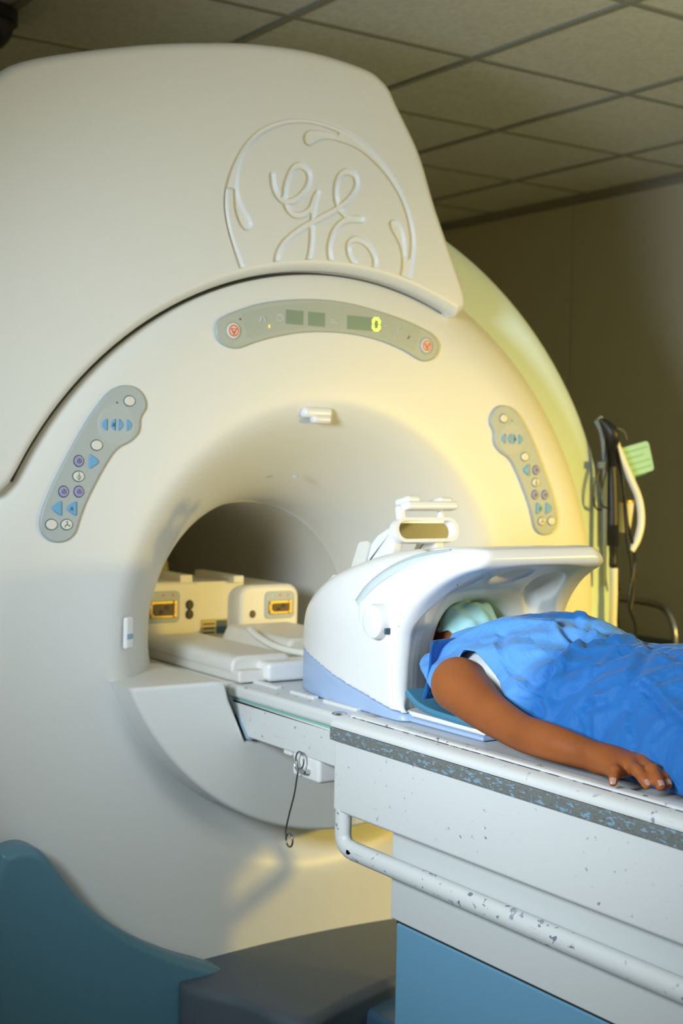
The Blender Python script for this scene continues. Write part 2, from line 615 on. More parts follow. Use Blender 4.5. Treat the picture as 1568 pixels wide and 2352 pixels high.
# ------------------------------------------------------------------ signed-distance surfaces (for moulded and living shapes)
class SDF:
    def __init__(s, lo, hi, h):
        s.lo = np.array(lo, float)
        s.h = h
        s.n = np.ceil((np.array(hi) - s.lo) / h).astype(int) + 1
        s.ax = [s.lo[i] + h * np.arange(s.n[i]) for i in range(3)]
        s.D = np.full(s.n, 1.0, np.float32)

    def sub(s, c, rad):
        sl = []
        for i in range(3):
            a = max(0, int((c[0][i] - rad - s.lo[i]) / s.h))
            b = min(s.n[i], int((c[1][i] + rad - s.lo[i]) / s.h) + 2)
            if b <= a:
                return None
            sl.append(slice(a, b))
        X = s.ax[0][sl[0]][:, None, None].astype(np.float32)
        Y = s.ax[1][sl[1]][None, :, None].astype(np.float32)
        Z = s.ax[2][sl[2]][None, None, :].astype(np.float32)
        return tuple(sl), X, Y, Z

    @staticmethod
    def smin(a, b, k):
        if k <= 0:
            return np.minimum(a, b)
        h = np.clip(0.5 + 0.5 * (b - a) / k, 0, 1)
        return b * (1 - h) + a * h - k * h * (1 - h)

    def put(s, sl, d, k, op):
        if op == 'add':
            s.D[sl] = SDF.smin(s.D[sl], d, k)
        elif op == 'cut':
            s.D[sl] = -SDF.smin(-s.D[sl], d, k)

    def cone(s, a, b, ra, rb, k=0.01, op='add', sq=1.0):
        a = np.array(a, float)
        b = np.array(b, float)
        r = max(ra, rb)
        q = s.sub((np.minimum(a, b), np.maximum(a, b)), r + 2 * k + 3 * s.h)
        if q is None:
            return
        sl, X, Y, Z = q
        ab = b - a
        t = np.clip(((X - a[0]) * ab[0] + (Y - a[1]) * ab[1] + (Z - a[2]) * ab[2]) / (ab @ ab), 0, 1)
        dx = X - a[0] - t * ab[0]
        dy = Y - a[1] - t * ab[1]
        dz = (Z - a[2] - t * ab[2]) / sq
        d = np.sqrt(dx * dx + dy * dy + dz * dz) - (ra + (rb - ra) * t)
        s.put(sl, d.astype(np.float32), k, op)

    def chain(s, pts, rad, k=0.01, n=6):
        C4 = cr([tuple(p) + (r,) for p, r in zip(pts, rad)], n)
        P, Rr = C4[:, :3], C4[:, 3]
        q = s.sub((P.min(0), P.max(0)), Rr.max() + 2 * k + 3 * s.h)
        sl, X, Y, Z = q
        best = None
        for i in range(len(P) - 1):
            a, b = P[i], P[i + 1]
            ab = b - a
            t = np.clip(((X - a[0]) * ab[0] + (Y - a[1]) * ab[1] + (Z - a[2]) * ab[2]) / (ab @ ab), 0, 1)
            d = np.sqrt((X - a[0] - t * ab[0]) ** 2 + (Y - a[1] - t * ab[1]) ** 2 + (Z - a[2] - t * ab[2]) ** 2) - (Rr[i] + (Rr[i + 1] - Rr[i]) * t)
            best = d if best is None else np.minimum(best, d)
        s.put(sl, best.astype(np.float32), k, 'add')

    def ball(s, c, r, k=0.01, op='add'):
        r = np.array(r, float) * np.ones(3)
        c = np.array(c, float)
        q = s.sub((c - r, c + r), 2 * k + 3 * s.h)
        if q is None:
            return
        sl, X, Y, Z = q
        g = np.sqrt(((X - c[0]) / r[0]) ** 2 + ((Y - c[1]) / r[1]) ** 2 + ((Z - c[2]) / r[2]) ** 2)
        d = (g - 1) * r.min() * np.where(g < 1, 1, 1)
        s.put(sl, d.astype(np.float32), k, op)

    def mesh(s):
        D = s.D
        h = s.h
        ins = D < 0
        nx, ny, nz = D.shape
        cs = np.zeros((nx - 1, ny - 1, nz - 1), np.int8)
        for i in (0, 1):
            for j in (0, 1):
                for k in (0, 1):
                    cs += ins[i:nx - 1 + i, j:ny - 1 + j, k:nz - 1 + k]
        act = np.argwhere((cs > 0) & (cs < 8))
        idx = np.full(cs.shape, -1, np.int64)
        idx[act[:, 0], act[:, 1], act[:, 2]] = np.arange(len(act))
        acc = np.zeros((len(act), 3))
        cnt = np.zeros(len(act))
        cor = [(i, j, k) for i in (0, 1) for j in (0, 1) for k in (0, 1)]
        val = {c: D[act[:, 0] + c[0], act[:, 1] + c[1], act[:, 2] + c[2]] for c in cor}
        for a in cor:
            for d in range(3):
                if a[d] == 0:
                    b = list(a)
                    b[d] = 1
                    b = tuple(b)
                    va, vb = val[a], val[b]
                    x = (va < 0) != (vb < 0)
                    t = np.where(x, va / np.where(x, va - vb, 1), 0)
                    p = np.tile(np.array(a, float), (len(act), 1))
                    p[:, d] += t
                    acc += p * x[:, None]
                    cnt += x
        V = s.lo + h * (act + acc / cnt[:, None])
        Q = []
        for d in range(3):
            u, v = (d + 1) % 3, (d + 2) % 3
            s0 = [slice(None)] * 3
            s1 = [slice(None)] * 3
            s0[d] = slice(0, -1)
            s1[d] = slice(1, None)
            cx = ins[tuple(s0)] != ins[tuple(s1)]
            e = np.argwhere(cx)
            ok = (e[:, u] > 0) & (e[:, v] > 0) & (e[:, u] < D.shape[u] - 1) & (e[:, v] < D.shape[v] - 1)
            e = e[ok]
            fl = ins[tuple(e.T)]

            def g(du, dv):
                c = e.copy()
                c[:, u] -= du
                c[:, v] -= dv
                return idx[c[:, 0], c[:, 1], c[:, 2]]
            q = np.stack([g(0, 0), g(1, 0), g(1, 1), g(0, 1)], 1)
            q[~fl] = q[~fl][:, ::-1]
            Q.append(q)
        Q = np.vstack(Q)
        Q = Q[(Q >= 0).all(1)]
        return V, Q


def poly_sdf(P, U, W):
    """signed distance to closed polygon P at broadcast grids U, W (negative inside)"""
    P = np.asarray(P, float)
    d = np.full(np.broadcast(U, W).shape, 1e9)
    ins = np.zeros(d.shape, bool)
    for i in range(len(P)):
        a, b = P[i - 1], P[i]
        e = b - a
        L = e @ e
        if L < 1e-14:
            continue
        t = np.clip(((U - a[0]) * e[0] + (W - a[1]) * e[1]) / L, 0, 1)
        d = np.minimum(d, (U - a[0] - t * e[0]) ** 2 + (W - a[1] - t * e[1]) ** 2)
        c = ((a[1] <= W) & (b[1] > W)) | ((b[1] <= W) & (a[1] > W))
        if abs(e[1]) > 1e-12:
            ins ^= c & (U < a[0] + (W - a[1]) / e[1] * e[0])
    d = np.sqrt(d)
    return np.where(ins, -d, d)


# ================================================================== the setting
X0, X1, Y0, Y1, ZC = -2.87, 2.33, -4.39, 2.81, 2.60


def struct(name, geo, m, smooth=0):
    o = add(name, geo[0], geo[1], m, None, smooth)
    o['kind'] = 'structure'
    return o


struct('floor', box6(X0 - .1, X1 + .1, Y0 - .1, Y1 + .1, -0.1, 0.0), 'floor_vinyl')
ceil = struct('ceiling', box6(X0 - .1, X1 + .1, Y0 - .1, Y1 + .1, ZC + 0.02, ZC + 0.12), 'tile')
struct('wall_left', box6(X0 - .1, X0, Y0, Y1, 0, ZC + .02), 'wall_paint')
struct('wall_front', box6(X0, X1, Y0 - .1, Y0, 0, ZC + .02), 'wall_paint')
struct('wall_back', box6(X0, X1, Y1, Y1 + .1, 0, ZC + .02), 'wall_paint')
wr = struct('wall_right', box6(X1 + .006, X1 + .1, Y0, Y1, 0, ZC + .02), 'wall_seam')
# shielding panels on the right wall: proud sheets with recessed joints
ys = [Y0 + .01] + [1.694 + 1.2 * k for k in range(-5, 1)] + [Y1 - .01]
ys = sorted(v for v in ys if Y0 <= v <= Y1)
for a, b in zip(ys[:-1], ys[1:]):
    V, Fc = rbox_geo((X1, (a + b) / 2, (ZC - .04) / 2 + .01), (.012, b - a - .004, ZC - .06), .003, 2)
    add('wall_panel', V, Fc, 'wall_paint', wr, 30)
for nm, xx in (('baseboard_right', X1 - .018),):
    struct(nm, box6(xx, xx + .012, Y0, Y1, 0, .1), 'grid_bar')
# ceiling: lay-in tiles, each its own piece, and the bars of the grid
gx = [0.131 + .6 * k for k in range(-5, 4)]
gy = [-0.19 + .6 * k for k in range(-7, 6)]
gx = [X0] + [v for v in gx if X0 + .05 < v < X1 - .05] + [X1]
gy = [Y0] + [v for v in gy if Y0 + .05 < v < Y1 - .05] + [Y1]
shared = {}
for i in range(len(gx) - 1):
    for j in range(len(gy) - 1):
        wx, wy = gx[i + 1] - gx[i] - .016, gy[j + 1] - gy[j] - .016
        key = (round(wx, 3), round(wy, 3))
        c = Vector(((gx[i] + gx[i + 1]) / 2, (gy[j] + gy[j + 1]) / 2, ZC + .006))
        if key not in shared:
            V, Fc = rbox_geo((0, 0, 0), (wx, wy, .016), .004, 1)
            me = bpy.data.meshes.new('ceiling_tile')
            me.from_pydata(V, [], Fc)
            me.materials.append(MATS['tile'])
            shared[key] = me
        o = bpy.data.objects.new('ceiling_tile', shared[key])
        COL.objects.link(o)
        o.parent = ceil
        o.location = c - Vector(ORG[ceil.name])
for x in gx[1:-1]:
    V, Fc = box6(x - .0115, x + .0115, Y0, Y1, ZC - .007, ZC + .012)
    add('grid_bar', V, Fc, 'grid_bar', ceil, 0)
for y in gy[1:-1]:
    V, Fc = box6(X0, X1, y - .0115, y + .0115, ZC - .0065, ZC + .012)
    add('grid_bar', V, Fc, 'grid_bar', ceil, 0)
struct('trim_1', box6(X1 - .014, X1 - .006, Y0, Y1, ZC - .016, ZC - .007), 'grid_bar')

# ================================================================== the scanner
CZ = 1.05
mri = thing('mri_scanner', 'large cream white MRI scanner with round bore and embossed logo hood', 'scanner', (0, .6, 0))
prof = [(.30, 1.30), (.30, .46), (.303, .38), (.314, .305), (.338, .235), (.372, .168), (.410, .110), (.450, .060), (.485, .026), (.508, .010), (.528, .001),
        (.550, -.003), (.585, -.004), (.65, -.004), (.74, -.004), (.785, -.002), (.82, .006), (.855, .021), (.885, .043), (.908, .072),
        (.921, .1), (.926, .13), (.926, .17), (.88, .17)]
pr2 = cr([(r, y) for r, y in prof], 3)
V, Fc = lathe_geo([tuple(p) for p in pr2], 144, 0, CZ)
ring = add('front_ring', V, Fc, 'shell', mri, 60)
V, Fc = lathe_geo([(.30, 1.29), (.31, 1.40), (.36, 1.47), (.45, 1.50), (.60, 1.505), (1.0, 1.505)], 96, 0, CZ, clampz=.01)
add('rear_ring', V, Fc, 'shell_inner', mri, 60)
V, Fc = lathe_geo([(.86, .135), (1.03, .135), (1.058, .141), (1.076, .157), (1.084, .18), (1.084, 1.47), (1.06, 1.50), (1.0, 1.505)], 144, 0, 1.0475, clampz=.006)
add('back_housing', V, Fc, 'housing', mri, 50)

# hood with the engraved emblem
HOOD = [(0.3438, 1.8114), (0.3715, 1.8346), (0.3734, 1.8589), (0.3545, 1.9046), (0.2767, 2.0608), (0.2242, 2.1851), (0.1546, 2.2883), (0.1324, 2.3218), (0.1032, 2.3439), (0.0661, 2.3574), (-0.0183, 2.3671), (-0.1, 2.3698), (-0.1903, 2.3648), (-0.2777, 2.3544), (-0.3932, 2.3332), (-0.4742, 2.3156), (-0.543, 2.2977), (-0.6195, 2.2759), (-0.6937, 2.253), (-0.748, 2.2331), (-0.790, 2.2105), (-0.825, 2.176), (-0.846, 2.125), (-0.848, 1.8327), (-0.835, 1.4496), (-0.828, 1.39), (-0.803, 1.373), (-0.7707, 1.3983)]
up = cr(HOOD, 4)
arc = []
a0 = math.atan2(1.3983 - 1.039, -.7707)
a1 = math.atan2(1.8114 - 1.039, .3438)
for k in range(1, 40):
    a = a0 + (a1 - a0) * k / 40
    arc.append((.848 * cos(a), 1.039 + .848 * sin(a)))
hood_out = np.vstack([up, arc])
HF = -.032
from mathutils.geometry import tessellate_polygon

E_OUT = [(-0.263, 1.8671), (-0.2889, 1.923), (-0.3049, 1.9765), (-0.3098, 2.0089), (-0.3063, 2.0423), (-0.2884, 2.0998), (-0.2552, 2.1487), (-0.2244, 2.1854), (-0.1649, 2.2069), (-0.1205, 2.2183), (-0.0751, 2.2208), (-0.0194, 2.2159), (0.0328, 2.2044), (0.0863, 2.177), (0.1364, 2.1366), (0.1776, 2.0842), (0.2002, 2.0308), (0.2249, 1.9754), (0.2072, 1.9269), (0.1976, 1.8737)]
E_S1 = [(-0.2485, 1.8707), (-0.2694, 1.9102), (-0.2874, 1.9526), (-0.2964, 1.9958), (-0.2956, 2.0364)]
E_S2 = [(-0.2829, 2.038), (-0.2798, 1.9978), (-0.2708, 1.973), (-0.2598, 1.9576), (-0.2446, 1.9518), (-0.2331, 1.9624), (-0.2365, 1.977), (-0.252, 1.9974), (-0.2663, 2.0216), (-0.2703, 2.047), (-0.2667, 2.0807), (-0.2546, 2.1174), (-0.2209, 2.1574), (-0.1733, 2.187), (-0.1202, 2.2044), (-0.0656, 2.2071), (-0.0186, 2.1991)]
E_S3 = [(-0.0145, 2.195), (-0.0469, 2.1984), (-0.079, 2.1962), (-0.0994, 2.1886), (-0.1082, 2.1741), (-0.1033, 2.1615), (-0.0895, 2.1569), (-0.0738, 2.1657), (-0.0556, 2.176), (-0.0279, 2.18), (0.0336, 2.1714), (0.0823, 2.147), (0.1373, 2.1031), (0.1735, 2.0517), (0.1911, 1.9976), (0.194, 1.9659), (0.1908, 1.9354)]
E_S4 = [(0.1842, 1.9407), (0.1818, 1.9726), (0.175, 1.9999), (0.1595, 2.0201), (0.142, 2.0222), (0.1309, 2.011), (0.1403, 1.9921), (0.1584, 1.9701), (0.169, 1.9433), (0.17, 1.9113), (0.1609, 1.8784)]
T1 = [(-0.185, 2.0796), (-0.1819, 2.0583), (-0.1708, 2.0379), (-0.1519, 2.0281), (-0.1251, 2.0332), (-0.103, 2.0531), (-0.0899, 2.0776), (-0.0927, 2.1001), (-0.1112, 2.111), (-0.1313, 2.1025), (-0.1463, 2.0741), (-0.1522, 2.0431), (-0.1472, 2.0174), (-0.1289, 2.0025), (-0.1041, 2.0035), (-0.0839, 2.0192), (-0.0753, 2.0413), (-0.0656, 2.0571)]
T2 = [(-0.0656, 2.0571), (-0.0741, 2.0261), (-0.0786, 1.9872), (-0.0796, 1.9528), (-0.0825, 1.9218), (-0.0892, 1.8962)]
T3 = [(-0.1709, 1.8864), (-0.1663, 1.9133), (-0.1455, 1.9419), (-0.1056, 1.9728), (-0.0604, 1.999), (-0.0146, 2.0255), (0.0177, 2.0507), (0.0383, 2.0825), (0.0329, 2.1091), (0.009, 2.1136), (-0.0117, 2.0955), (-0.018, 2.0637), (-0.0102, 2.0338), (0.0091, 2.0166), (0.033, 2.0116), (0.056, 2.0123)]
T4 = [(0.056, 2.0112), (0.0141, 2.0048), (-0.0136, 1.9849), (-0.0293, 1.9543), (-0.0318, 1.9269), (-0.0232, 1.9007)]
T5 = [(0.0394, 1.9087), (0.0232, 1.9285), (0.0212, 1.9517), (0.0413, 1.9649), (0.068, 1.9586), (0.0878, 1.939), (0.0957, 1.9161), (0.0892, 1.8898)]


def relax(pts, n, it):
    P = cr(pts, n)
    for _ in range(it):
        P[1:-1] = P[1:-1] * .5 + (P[:-2] + P[2:]) * .25
    return P


ring_poly = np.vstack([relax(E_OUT, 8, 120), relax(E_S4, 6, 6)[::-1], relax(E_S3, 8, 12)[::-1], relax(E_S2, 8, 12)[::-1], relax(E_S1, 6, 8)[::-1]])
SW = .0165
DEP = .0075
# the emblem is a patch of the hood's face whose channels are really sunk into it
RB = .8705
gxs = np.linspace(-.326, .224, 330)
gvs = np.linspace(0, 1, 205)
zb = 1.039 + np.sqrt(RB ** 2 - gxs ** 2)
GX = np.repeat(gxs[:, None], len(gvs), 1)
zt_ = np.minimum(2.236, 2.236 - (gxs - .072) * (.138 / .148))
GZ = zb[:, None] + (zt_ - zb)[:, None] * gvs[None, :]
sd = poly_sdf(ring_poly, GX, GZ)
for t in (T1, T2, T3, T4, T5):
    P = cr(t, 5)
    dd = np.full(GX.shape, 1e9)
    for i in range(len(P) - 1):
        e = P[i + 1] - P[i]
        q = np.clip(((GX - P[i, 0]) * e[0] + (GZ - P[i, 1]) * e[1]) / (e @ e), 0, 1)
        dd = np.minimum(dd, (GX - P[i, 0] - q * e[0]) ** 2 + (GZ - P[i, 1] - q * e[1]) ** 2)
    sd = np.minimum(sd, np.sqrt(dd) - SW / 2)
q = np.clip((.001 - sd) / .0052, 0, 1)
dy = DEP * q * q * (3 - 2 * q)
edge = np.minimum(np.minimum(GX + .326, .224 - GX), np.minimum(zt_[:, None] - GZ, (GZ - zb[:, None])))
dy *= np.clip(edge / .003, 0, 1)
V = np.stack([GX, HF + dy, GZ], -1).reshape(-1, 3)
nz_ = len(gvs)
ii, jj = np.meshgrid(np.arange(len(gxs) - 1), np.arange(nz_ - 1), indexing='ij')
i0 = (ii * nz_ + jj).ravel()
EF = np.stack([i0, i0 + nz_, i0 + nz_ + 1, i0 + 1], 1)
# hood body: rounded shell whose front is filled around the patch
HV, HFc = slab_geo(hood_out, .55, HF, .021, 6, XZ)
HFc.pop()
n_o = len(hood_out)
base = len(HV) - n_o
hole = [(gxs[k], zb[k]) for k in range(0, 330, 3)] + [(gxs[-1], zb[-1])] + [(.224, zt_[-1]), (.072, 2.236), (-.326, 2.236)]
loops = [[Vector((x, z, 0)) for x, _, z in HV[base:]], [Vector((x, z, 0)) for x, z in hole]]
tri = tessellate_polygon(loops)
HV = HV + [(x, HF, z) for x, z in hole]
HFc += [tuple(base + i for i in t) for t in tri]
hood = add('hood_cover', HV, HFc, 'shell', mri, 40)
emb_o = add('emblem', V, EF, 'shell', hood, 180)
tube('hood_gap_shade', [(.8435 * cos(a), .004, 1.039 + .8435 * sin(a)) for a in np.linspace(a0 - .01, a1 + .03, 60)], [.0062, .0058, .004, .002, .0012], 'dark_gap', hood, 8, 1)  # dark tube standing in for the shaded gap between hood and ring
emb_o['label'] = 'engraved round monogram emblem'

# apron below the bore, with the slot for the table bridge
ap = []
aR, aZ = .592, 1.22
b0 = math.asin((.985 - aZ) / aR)
for k in range(61):
    a = (pi - b0) + (pi + 2 * b0) * k / 60
    ap.append((aR * cos(a), aZ + aR * sin(a)))
ap = ap + [(.345, .985), (.322, .982), (.311, .945), (.268, .850), (-.268, .850), (-.311, .945), (-.322, .982), (-.345, .985)]
slab('dock_apron', ap, .20, -.105, 'shell', mri, .009, 5)
rbox('bore_floor', (0, .66, .93), (.55, 1.36, .075), 'shell_inner', mri, .008)
rbox('bore_rail', (-.205, .62, .973), (.02, 1.3, .012), 'shell_inner', mri, .004)
rbox('bore_rail', (.205, .62, .973), (.02, 1.3, .012), 'shell_inner', mri, .004)

# feet and dock
FOOT = [(-0.8032, 0.6751), (-0.7588, 0.6837), (-0.7271, 0.675), (-0.7041, 0.6561), (-0.6759, 0.6195), (-0.6184, 0.5459), (-0.5203, 0.4646), (-0.4185, 0.4051), (-0.345, 0.373), (-0.2967, 0.3517)]
fo = [tuple(p) for p in cr(FOOT, 4)] + [(-.27, .33), (-.26, .02), (-.815, .02), (-.822, .6)]
slab('foot_cover', fo, -.02, -.085, 'foot_blue', mri, .022, 6)
slab('foot_cover', [(-x, z) for x, z in fo], -.02, -.085, 'foot_blue', mri, .022, 6)
fs = rpoly([(-.826, .655), (-1.03, .62), (-1.06, .4), (-1.02, .31), (-.826, .35)], .04)
slab('foot_side', fs, .10, -.03, 'foot_blue', mri, .02, 5)
slab('foot_side', [(-x, z) for x, z in fs], .10, -.03, 'foot_blue', mri, .02, 5)
NU, NV = 36, 14
V, Fc = [], []
front = cr([(-.40, -.075), (-.412, -.105), (-.385, -.17), (-.345, -.25), (-.330, -.35), (-.312, -.405), (-.275, -.408), (-.19, -.370), (-.105, -.341), (.0, -.308), (.12, -.285), (.26, -.275), (.34, -.27), (.37, -.08)], 4)
NU = len(front) - 1
for i, (fx, fy) in enumerate(front):
    u = -1 + 2 * i / NU
    bx = .37 * u
    for k in range(NV + 1):
        v = (k / NV) ** 1.6
        x = fx + (bx - fx) * v
        y = fy + (.02 - fy) * v
        z = .350 + .014 * max(0, 1 - (x / .36) ** 2) * v
        z -= .02 * (1 - min(1, v / .05)) ** 2
        V.append((x, y, z))
    V.append((fx, fy, .02))
W_ = NV + 2
for i in range(NU):
    for k in range(NV):
        Fc.append((i * W_ + k, i * W_ + k + 1, (i + 1) * W_ + k + 1, (i + 1) * W_ + k))
    Fc.append((i * W_, (i + 1) * W_, (i + 1) * W_ + NV + 1, i * W_ + NV + 1))
add('dock_pedestal', V, Fc, 'dock_grey', mri, 50)
rbox('dock_step', (.11, -.40, .156), (.42, .20, .312), 'dock_blue', mri, .014, 4)

# little cover at the top of the bore, indicator on the flare
g = merge(rbox_geo((-.036, .012, 1.566), (.078, .05, .026), .010), rbox_geo((-.03, -.008, 1.551), (.05, .024, .02), .008))
add('light_cover', *g, 'coil_white', mri, 50)
nrm = Vector((.43, -.9, 0)).normalized()
rm = Matrix((Vector((0, 0, 1)).cross(nrm), nrm, Vector((0, 0, 1)))).transposed()
ov = rbox('bore_indicator', (-.497, .004, 1.084), (.026, .012, .068), 'coil_white', mri, .011, 4, rot=rm)
rbox('indicator_band', tuple(Vector((-.497, .004, 1.077)) + nrm * .0052), (.020, .003, .012), 'table_blue_edge', ov, .001, 2, rot=rm)
V, Fc = lathe_geo([(0, .0), (.008, .0), (.009, .006)], 16, 0, 0)
add('bore_sensor', [(x - .02, y * 0 + .115 + z, 1.05 + .372 - y) for x, y, z in V], Fc, 'panel_grey', mri)

# ---- control panels
CP = [(-0.5162, 1.6056), (-0.497, 1.6027), (-0.4815, 1.5921), (-0.4715, 1.5741), (-0.4722, 1.5566), (-0.4806, 1.544), (-0.4843, 1.5316), (-0.4849, 1.5159), (-0.4914, 1.5017), (-0.5084, 1.4863), (-0.5273, 1.4772), (-0.5422, 1.4655), (-0.5551, 1.448), (-0.5715, 1.4218), (-0.5895, 1.3888), (-0.6056, 1.3561), (-0.6171, 1.3253), (-0.6249, 1.3013), (-0.6357, 1.2878), (-0.6501, 1.2803), (-0.6663, 1.2788), (-0.6825, 1.2832), (-0.697, 1.2969), (-0.7025, 1.3155), (-0.7002, 1.3358), (-0.6917, 1.3611), (-0.6718, 1.4068), (-0.6455, 1.4564), (-0.6154, 1.51), (-0.5848, 1.5556), (-0.5592, 1.5859), (-0.5369, 1.6008)]
PF = -.0125


def dshape(cx, cz, wd, ht, d):
    """rounded triangular arrow key; d=+1 points to +x"""
    P = rpoly([(-wd * .5, ht * .5), (-wd * .5, -ht * .5), (wd * .62, 0)], [.005, .005, .013])
    P = [(cx + d * x, cz + z) for x, z in P]
    return P


def ring_geo(cx, cz, r, w, y, n=24, ry=None):
    ry = ry or r
    V, Fc = [], []
    for i in range(n):
        a = 2 * pi * i / n
        for k, (q, dy) in enumerate(((1 + w / r, 0), (1 + w / r * .5, -.0007), (1 - w / r, 0))):
            V.append((cx + r * q * cos(a), y + dy, cz + ry * q * sin(a)))
    for i in range(n):
        j = (i + 1) % n
        for k in range(2):
            Fc.append((i * 3 + k, i * 3 + k + 1, j * 3 + k + 1, j * 3 + k))
    return V, Fc


def line_geo(pts, r, y):
    return tube_geo(np.array([(x, y, z) for x, z in pts]), r, 6)


def control_panel(s):
    out = [(s * x, z) for x, z in cr(CP, 3, True)]
    V, Fc = slab_geo(out, .0, PF, .004, 4, XZ)
    p = add('control_panel', V, Fc, 'panel_grey', mri, 50)
    p['label'] = 'grey curved keypad with blue and white keys'
    yb = PF
    add('key_disc', *merge(slab_geo(ell(s * -.5394, 1.5219, .0405, .0405, 40), yb + .001, yb - .0012, .001, 2, XZ)), 'panel_disc', p, 50)
    add('disc_ring', *ring_geo(s * -.5394, 1.5219, .041, .0009, yb - .0003, 48), 'mark_pale', p, 60)
    for x, z in ((-.5103, 1.5725), (-.5828, 1.4784), (-.6217, 1.4139), (-.679, 1.3154), (-.6461, 1.3152)):
        b = slab('key', ell(s * x, z, .0118, .0102), yb + .001, yb - .004, 'btn_white', p, .0018, 3)
        add('key_rim', *ring_geo(s * x, z, .0126, .0009, yb - .0004, 24, .011), 'icon_dark', p, 60)
    for x, z in ((-.6217, 1.4453), (-.6538, 1.3824), (-.6207, 1.3826)):
        b = slab('key', ell(s * x, z, .0098, .0108), yb + .001, yb - .004, 'btn_purple', p, .0018, 3)
        add('key_rim', *ring_geo(s * x, z, .0106, .0009, yb - .0004, 24, .0116), 'icon_dark', p, 60)
        g = [ring_geo(s * x, z, .0045, .0006, yb - .0042, 16)]
        g += [line_geo([(s * x, z), (s * x + .004 * cos(a), z + .004 * sin(a))], .0007, yb - .0042) for a in (pi / 2, pi * 7 / 6, -pi / 6)]
        add('key_icon', *merge(*g), 'icon_dark', p, 60)
    for x, z, d, w_, h_ in ((-.5675, 1.5218, -1, .0150, .029), (-.5480, 1.522, -1, .0125, .029), (-.5290, 1.5223, 1, .0125, .029), (-.5095, 1.5221, 1, .0140, .029),
                            (-.5876, 1.4451, 1, .022, .033), (-.6691, 1.3484, -1, .022, .033), (-.6369, 1.3481, -1, .022, .033)):
        dd = d * s if (z < 1.5) else (d if s > 0 else -d * -1)
        slab('arrow_key', dshape(s * x, z, w_, h_, d * s), yb + .001, yb - .004, 'btn_blue', p, .0018, 3)
    for x, z in ((-.5469, 1.522), (-.6369, 1.3481)):
        add('key_icon', *merge(*[line_geo([(s * x + a, z - .004), (s * x + b, z + .003)], .0007, yb - .0042) for a, b in ((-.003, 0), (0, .002), (.003, -.001))]), 'icon_dark', p, 60)
    x, z = -.6461, 1.3152
    add('key_icon', *merge(*[line_geo([(s * x, z), (s * x + .0065 * cos(a), z + .0065 * sin(a)), (s * x + .0065 * cos(a + .4), z + .0065 * sin(a + .4))], .0009, yb - .0042) for a in (pi / 2, pi * 7 / 6, -pi / 6)]), 'icon_dark', p, 60)
    x, z = -.6217, 1.4139
    add('key_icon', *merge(line_geo([(s * x, z + .009), (s * x, z - .008)], .0006, yb - .0042), ring_geo(s * x, z - .002, .0038, .0005, yb - .0042, 16)), 'icon_dark', p, 60)
    x, z = -.5103, 1.5725
    add('key_icon', *merge(line_geo([(s * x, z + .008), (s * x, z + .003)], .0006, yb - .0042)), 'mark_pale', p, 60)
    slab('microphone_hole', ell(s * -.5382, 1.5678, .002, .002, 12), yb, yb - .0005, 'icon_dark', p)


control_panel(1)
control_panel(-1)

# ---- display panel
DP = [(-0.3075, 1.7335), (-0.3041, 1.7516), (-0.2877, 1.7658), (-0.2468, 1.7837), (-0.1976, 1.8007), (-0.1396, 1.8128), (-0.0763, 1.8207), (-0.0113, 1.8234), (0.0553, 1.8195), (0.1236, 1.8093), (0.1937, 1.7954), (0.2476, 1.7798), (0.2795, 1.7677), (0.2982, 1.751), (0.3024, 1.7332), (0.2903, 1.7108), (0.2679, 1.7005), (0.2453, 1.7028), (0.2002, 1.7214), (0.1385, 1.7386), (0.074, 1.7483), (0.0111, 1.7508), (-0.0503, 1.7482), (-0.1063, 1.741), (-0.1689, 1.7267), (-0.2149, 1.712), (-0.2451, 1.7002), (-0.2676, 1.6978), (-0.2902, 1.7055), (-0.3034, 1.7176)]
V, Fc = slab_geo(cr(DP, 3, True), .0, PF, .004, 4, XZ)
dp = add('display_panel', V, Fc, 'disp_grey', mri, 50)
dp['label'] = 'grey arched status display with two red stop keys'
ins = []
for k in range(33):
    a = radians(108.5 - 37 * k / 32)
    ins.append((.772 * cos(a), 1.043 + .772 * sin(a)))
for k in range(33):
    a = radians(71.5 + 37 * k / 32)
    ins.append((.716 * cos(a), 1.043 + .716 * sin(a)))
slab('display_inset', ins, PF + .001, PF - .0005, 'disp_inset', dp)
yb = PF - .0006
for x0, x1 in ((-.1316, -.0868), (-.0724, -.0288), (.034, .128)):
    slab('screen', [(x0, 1.761), (x1, 1.761), (x1, 1.7925), (x0, 1.7925)], yb + .001, yb - .001, 'screen', dp)
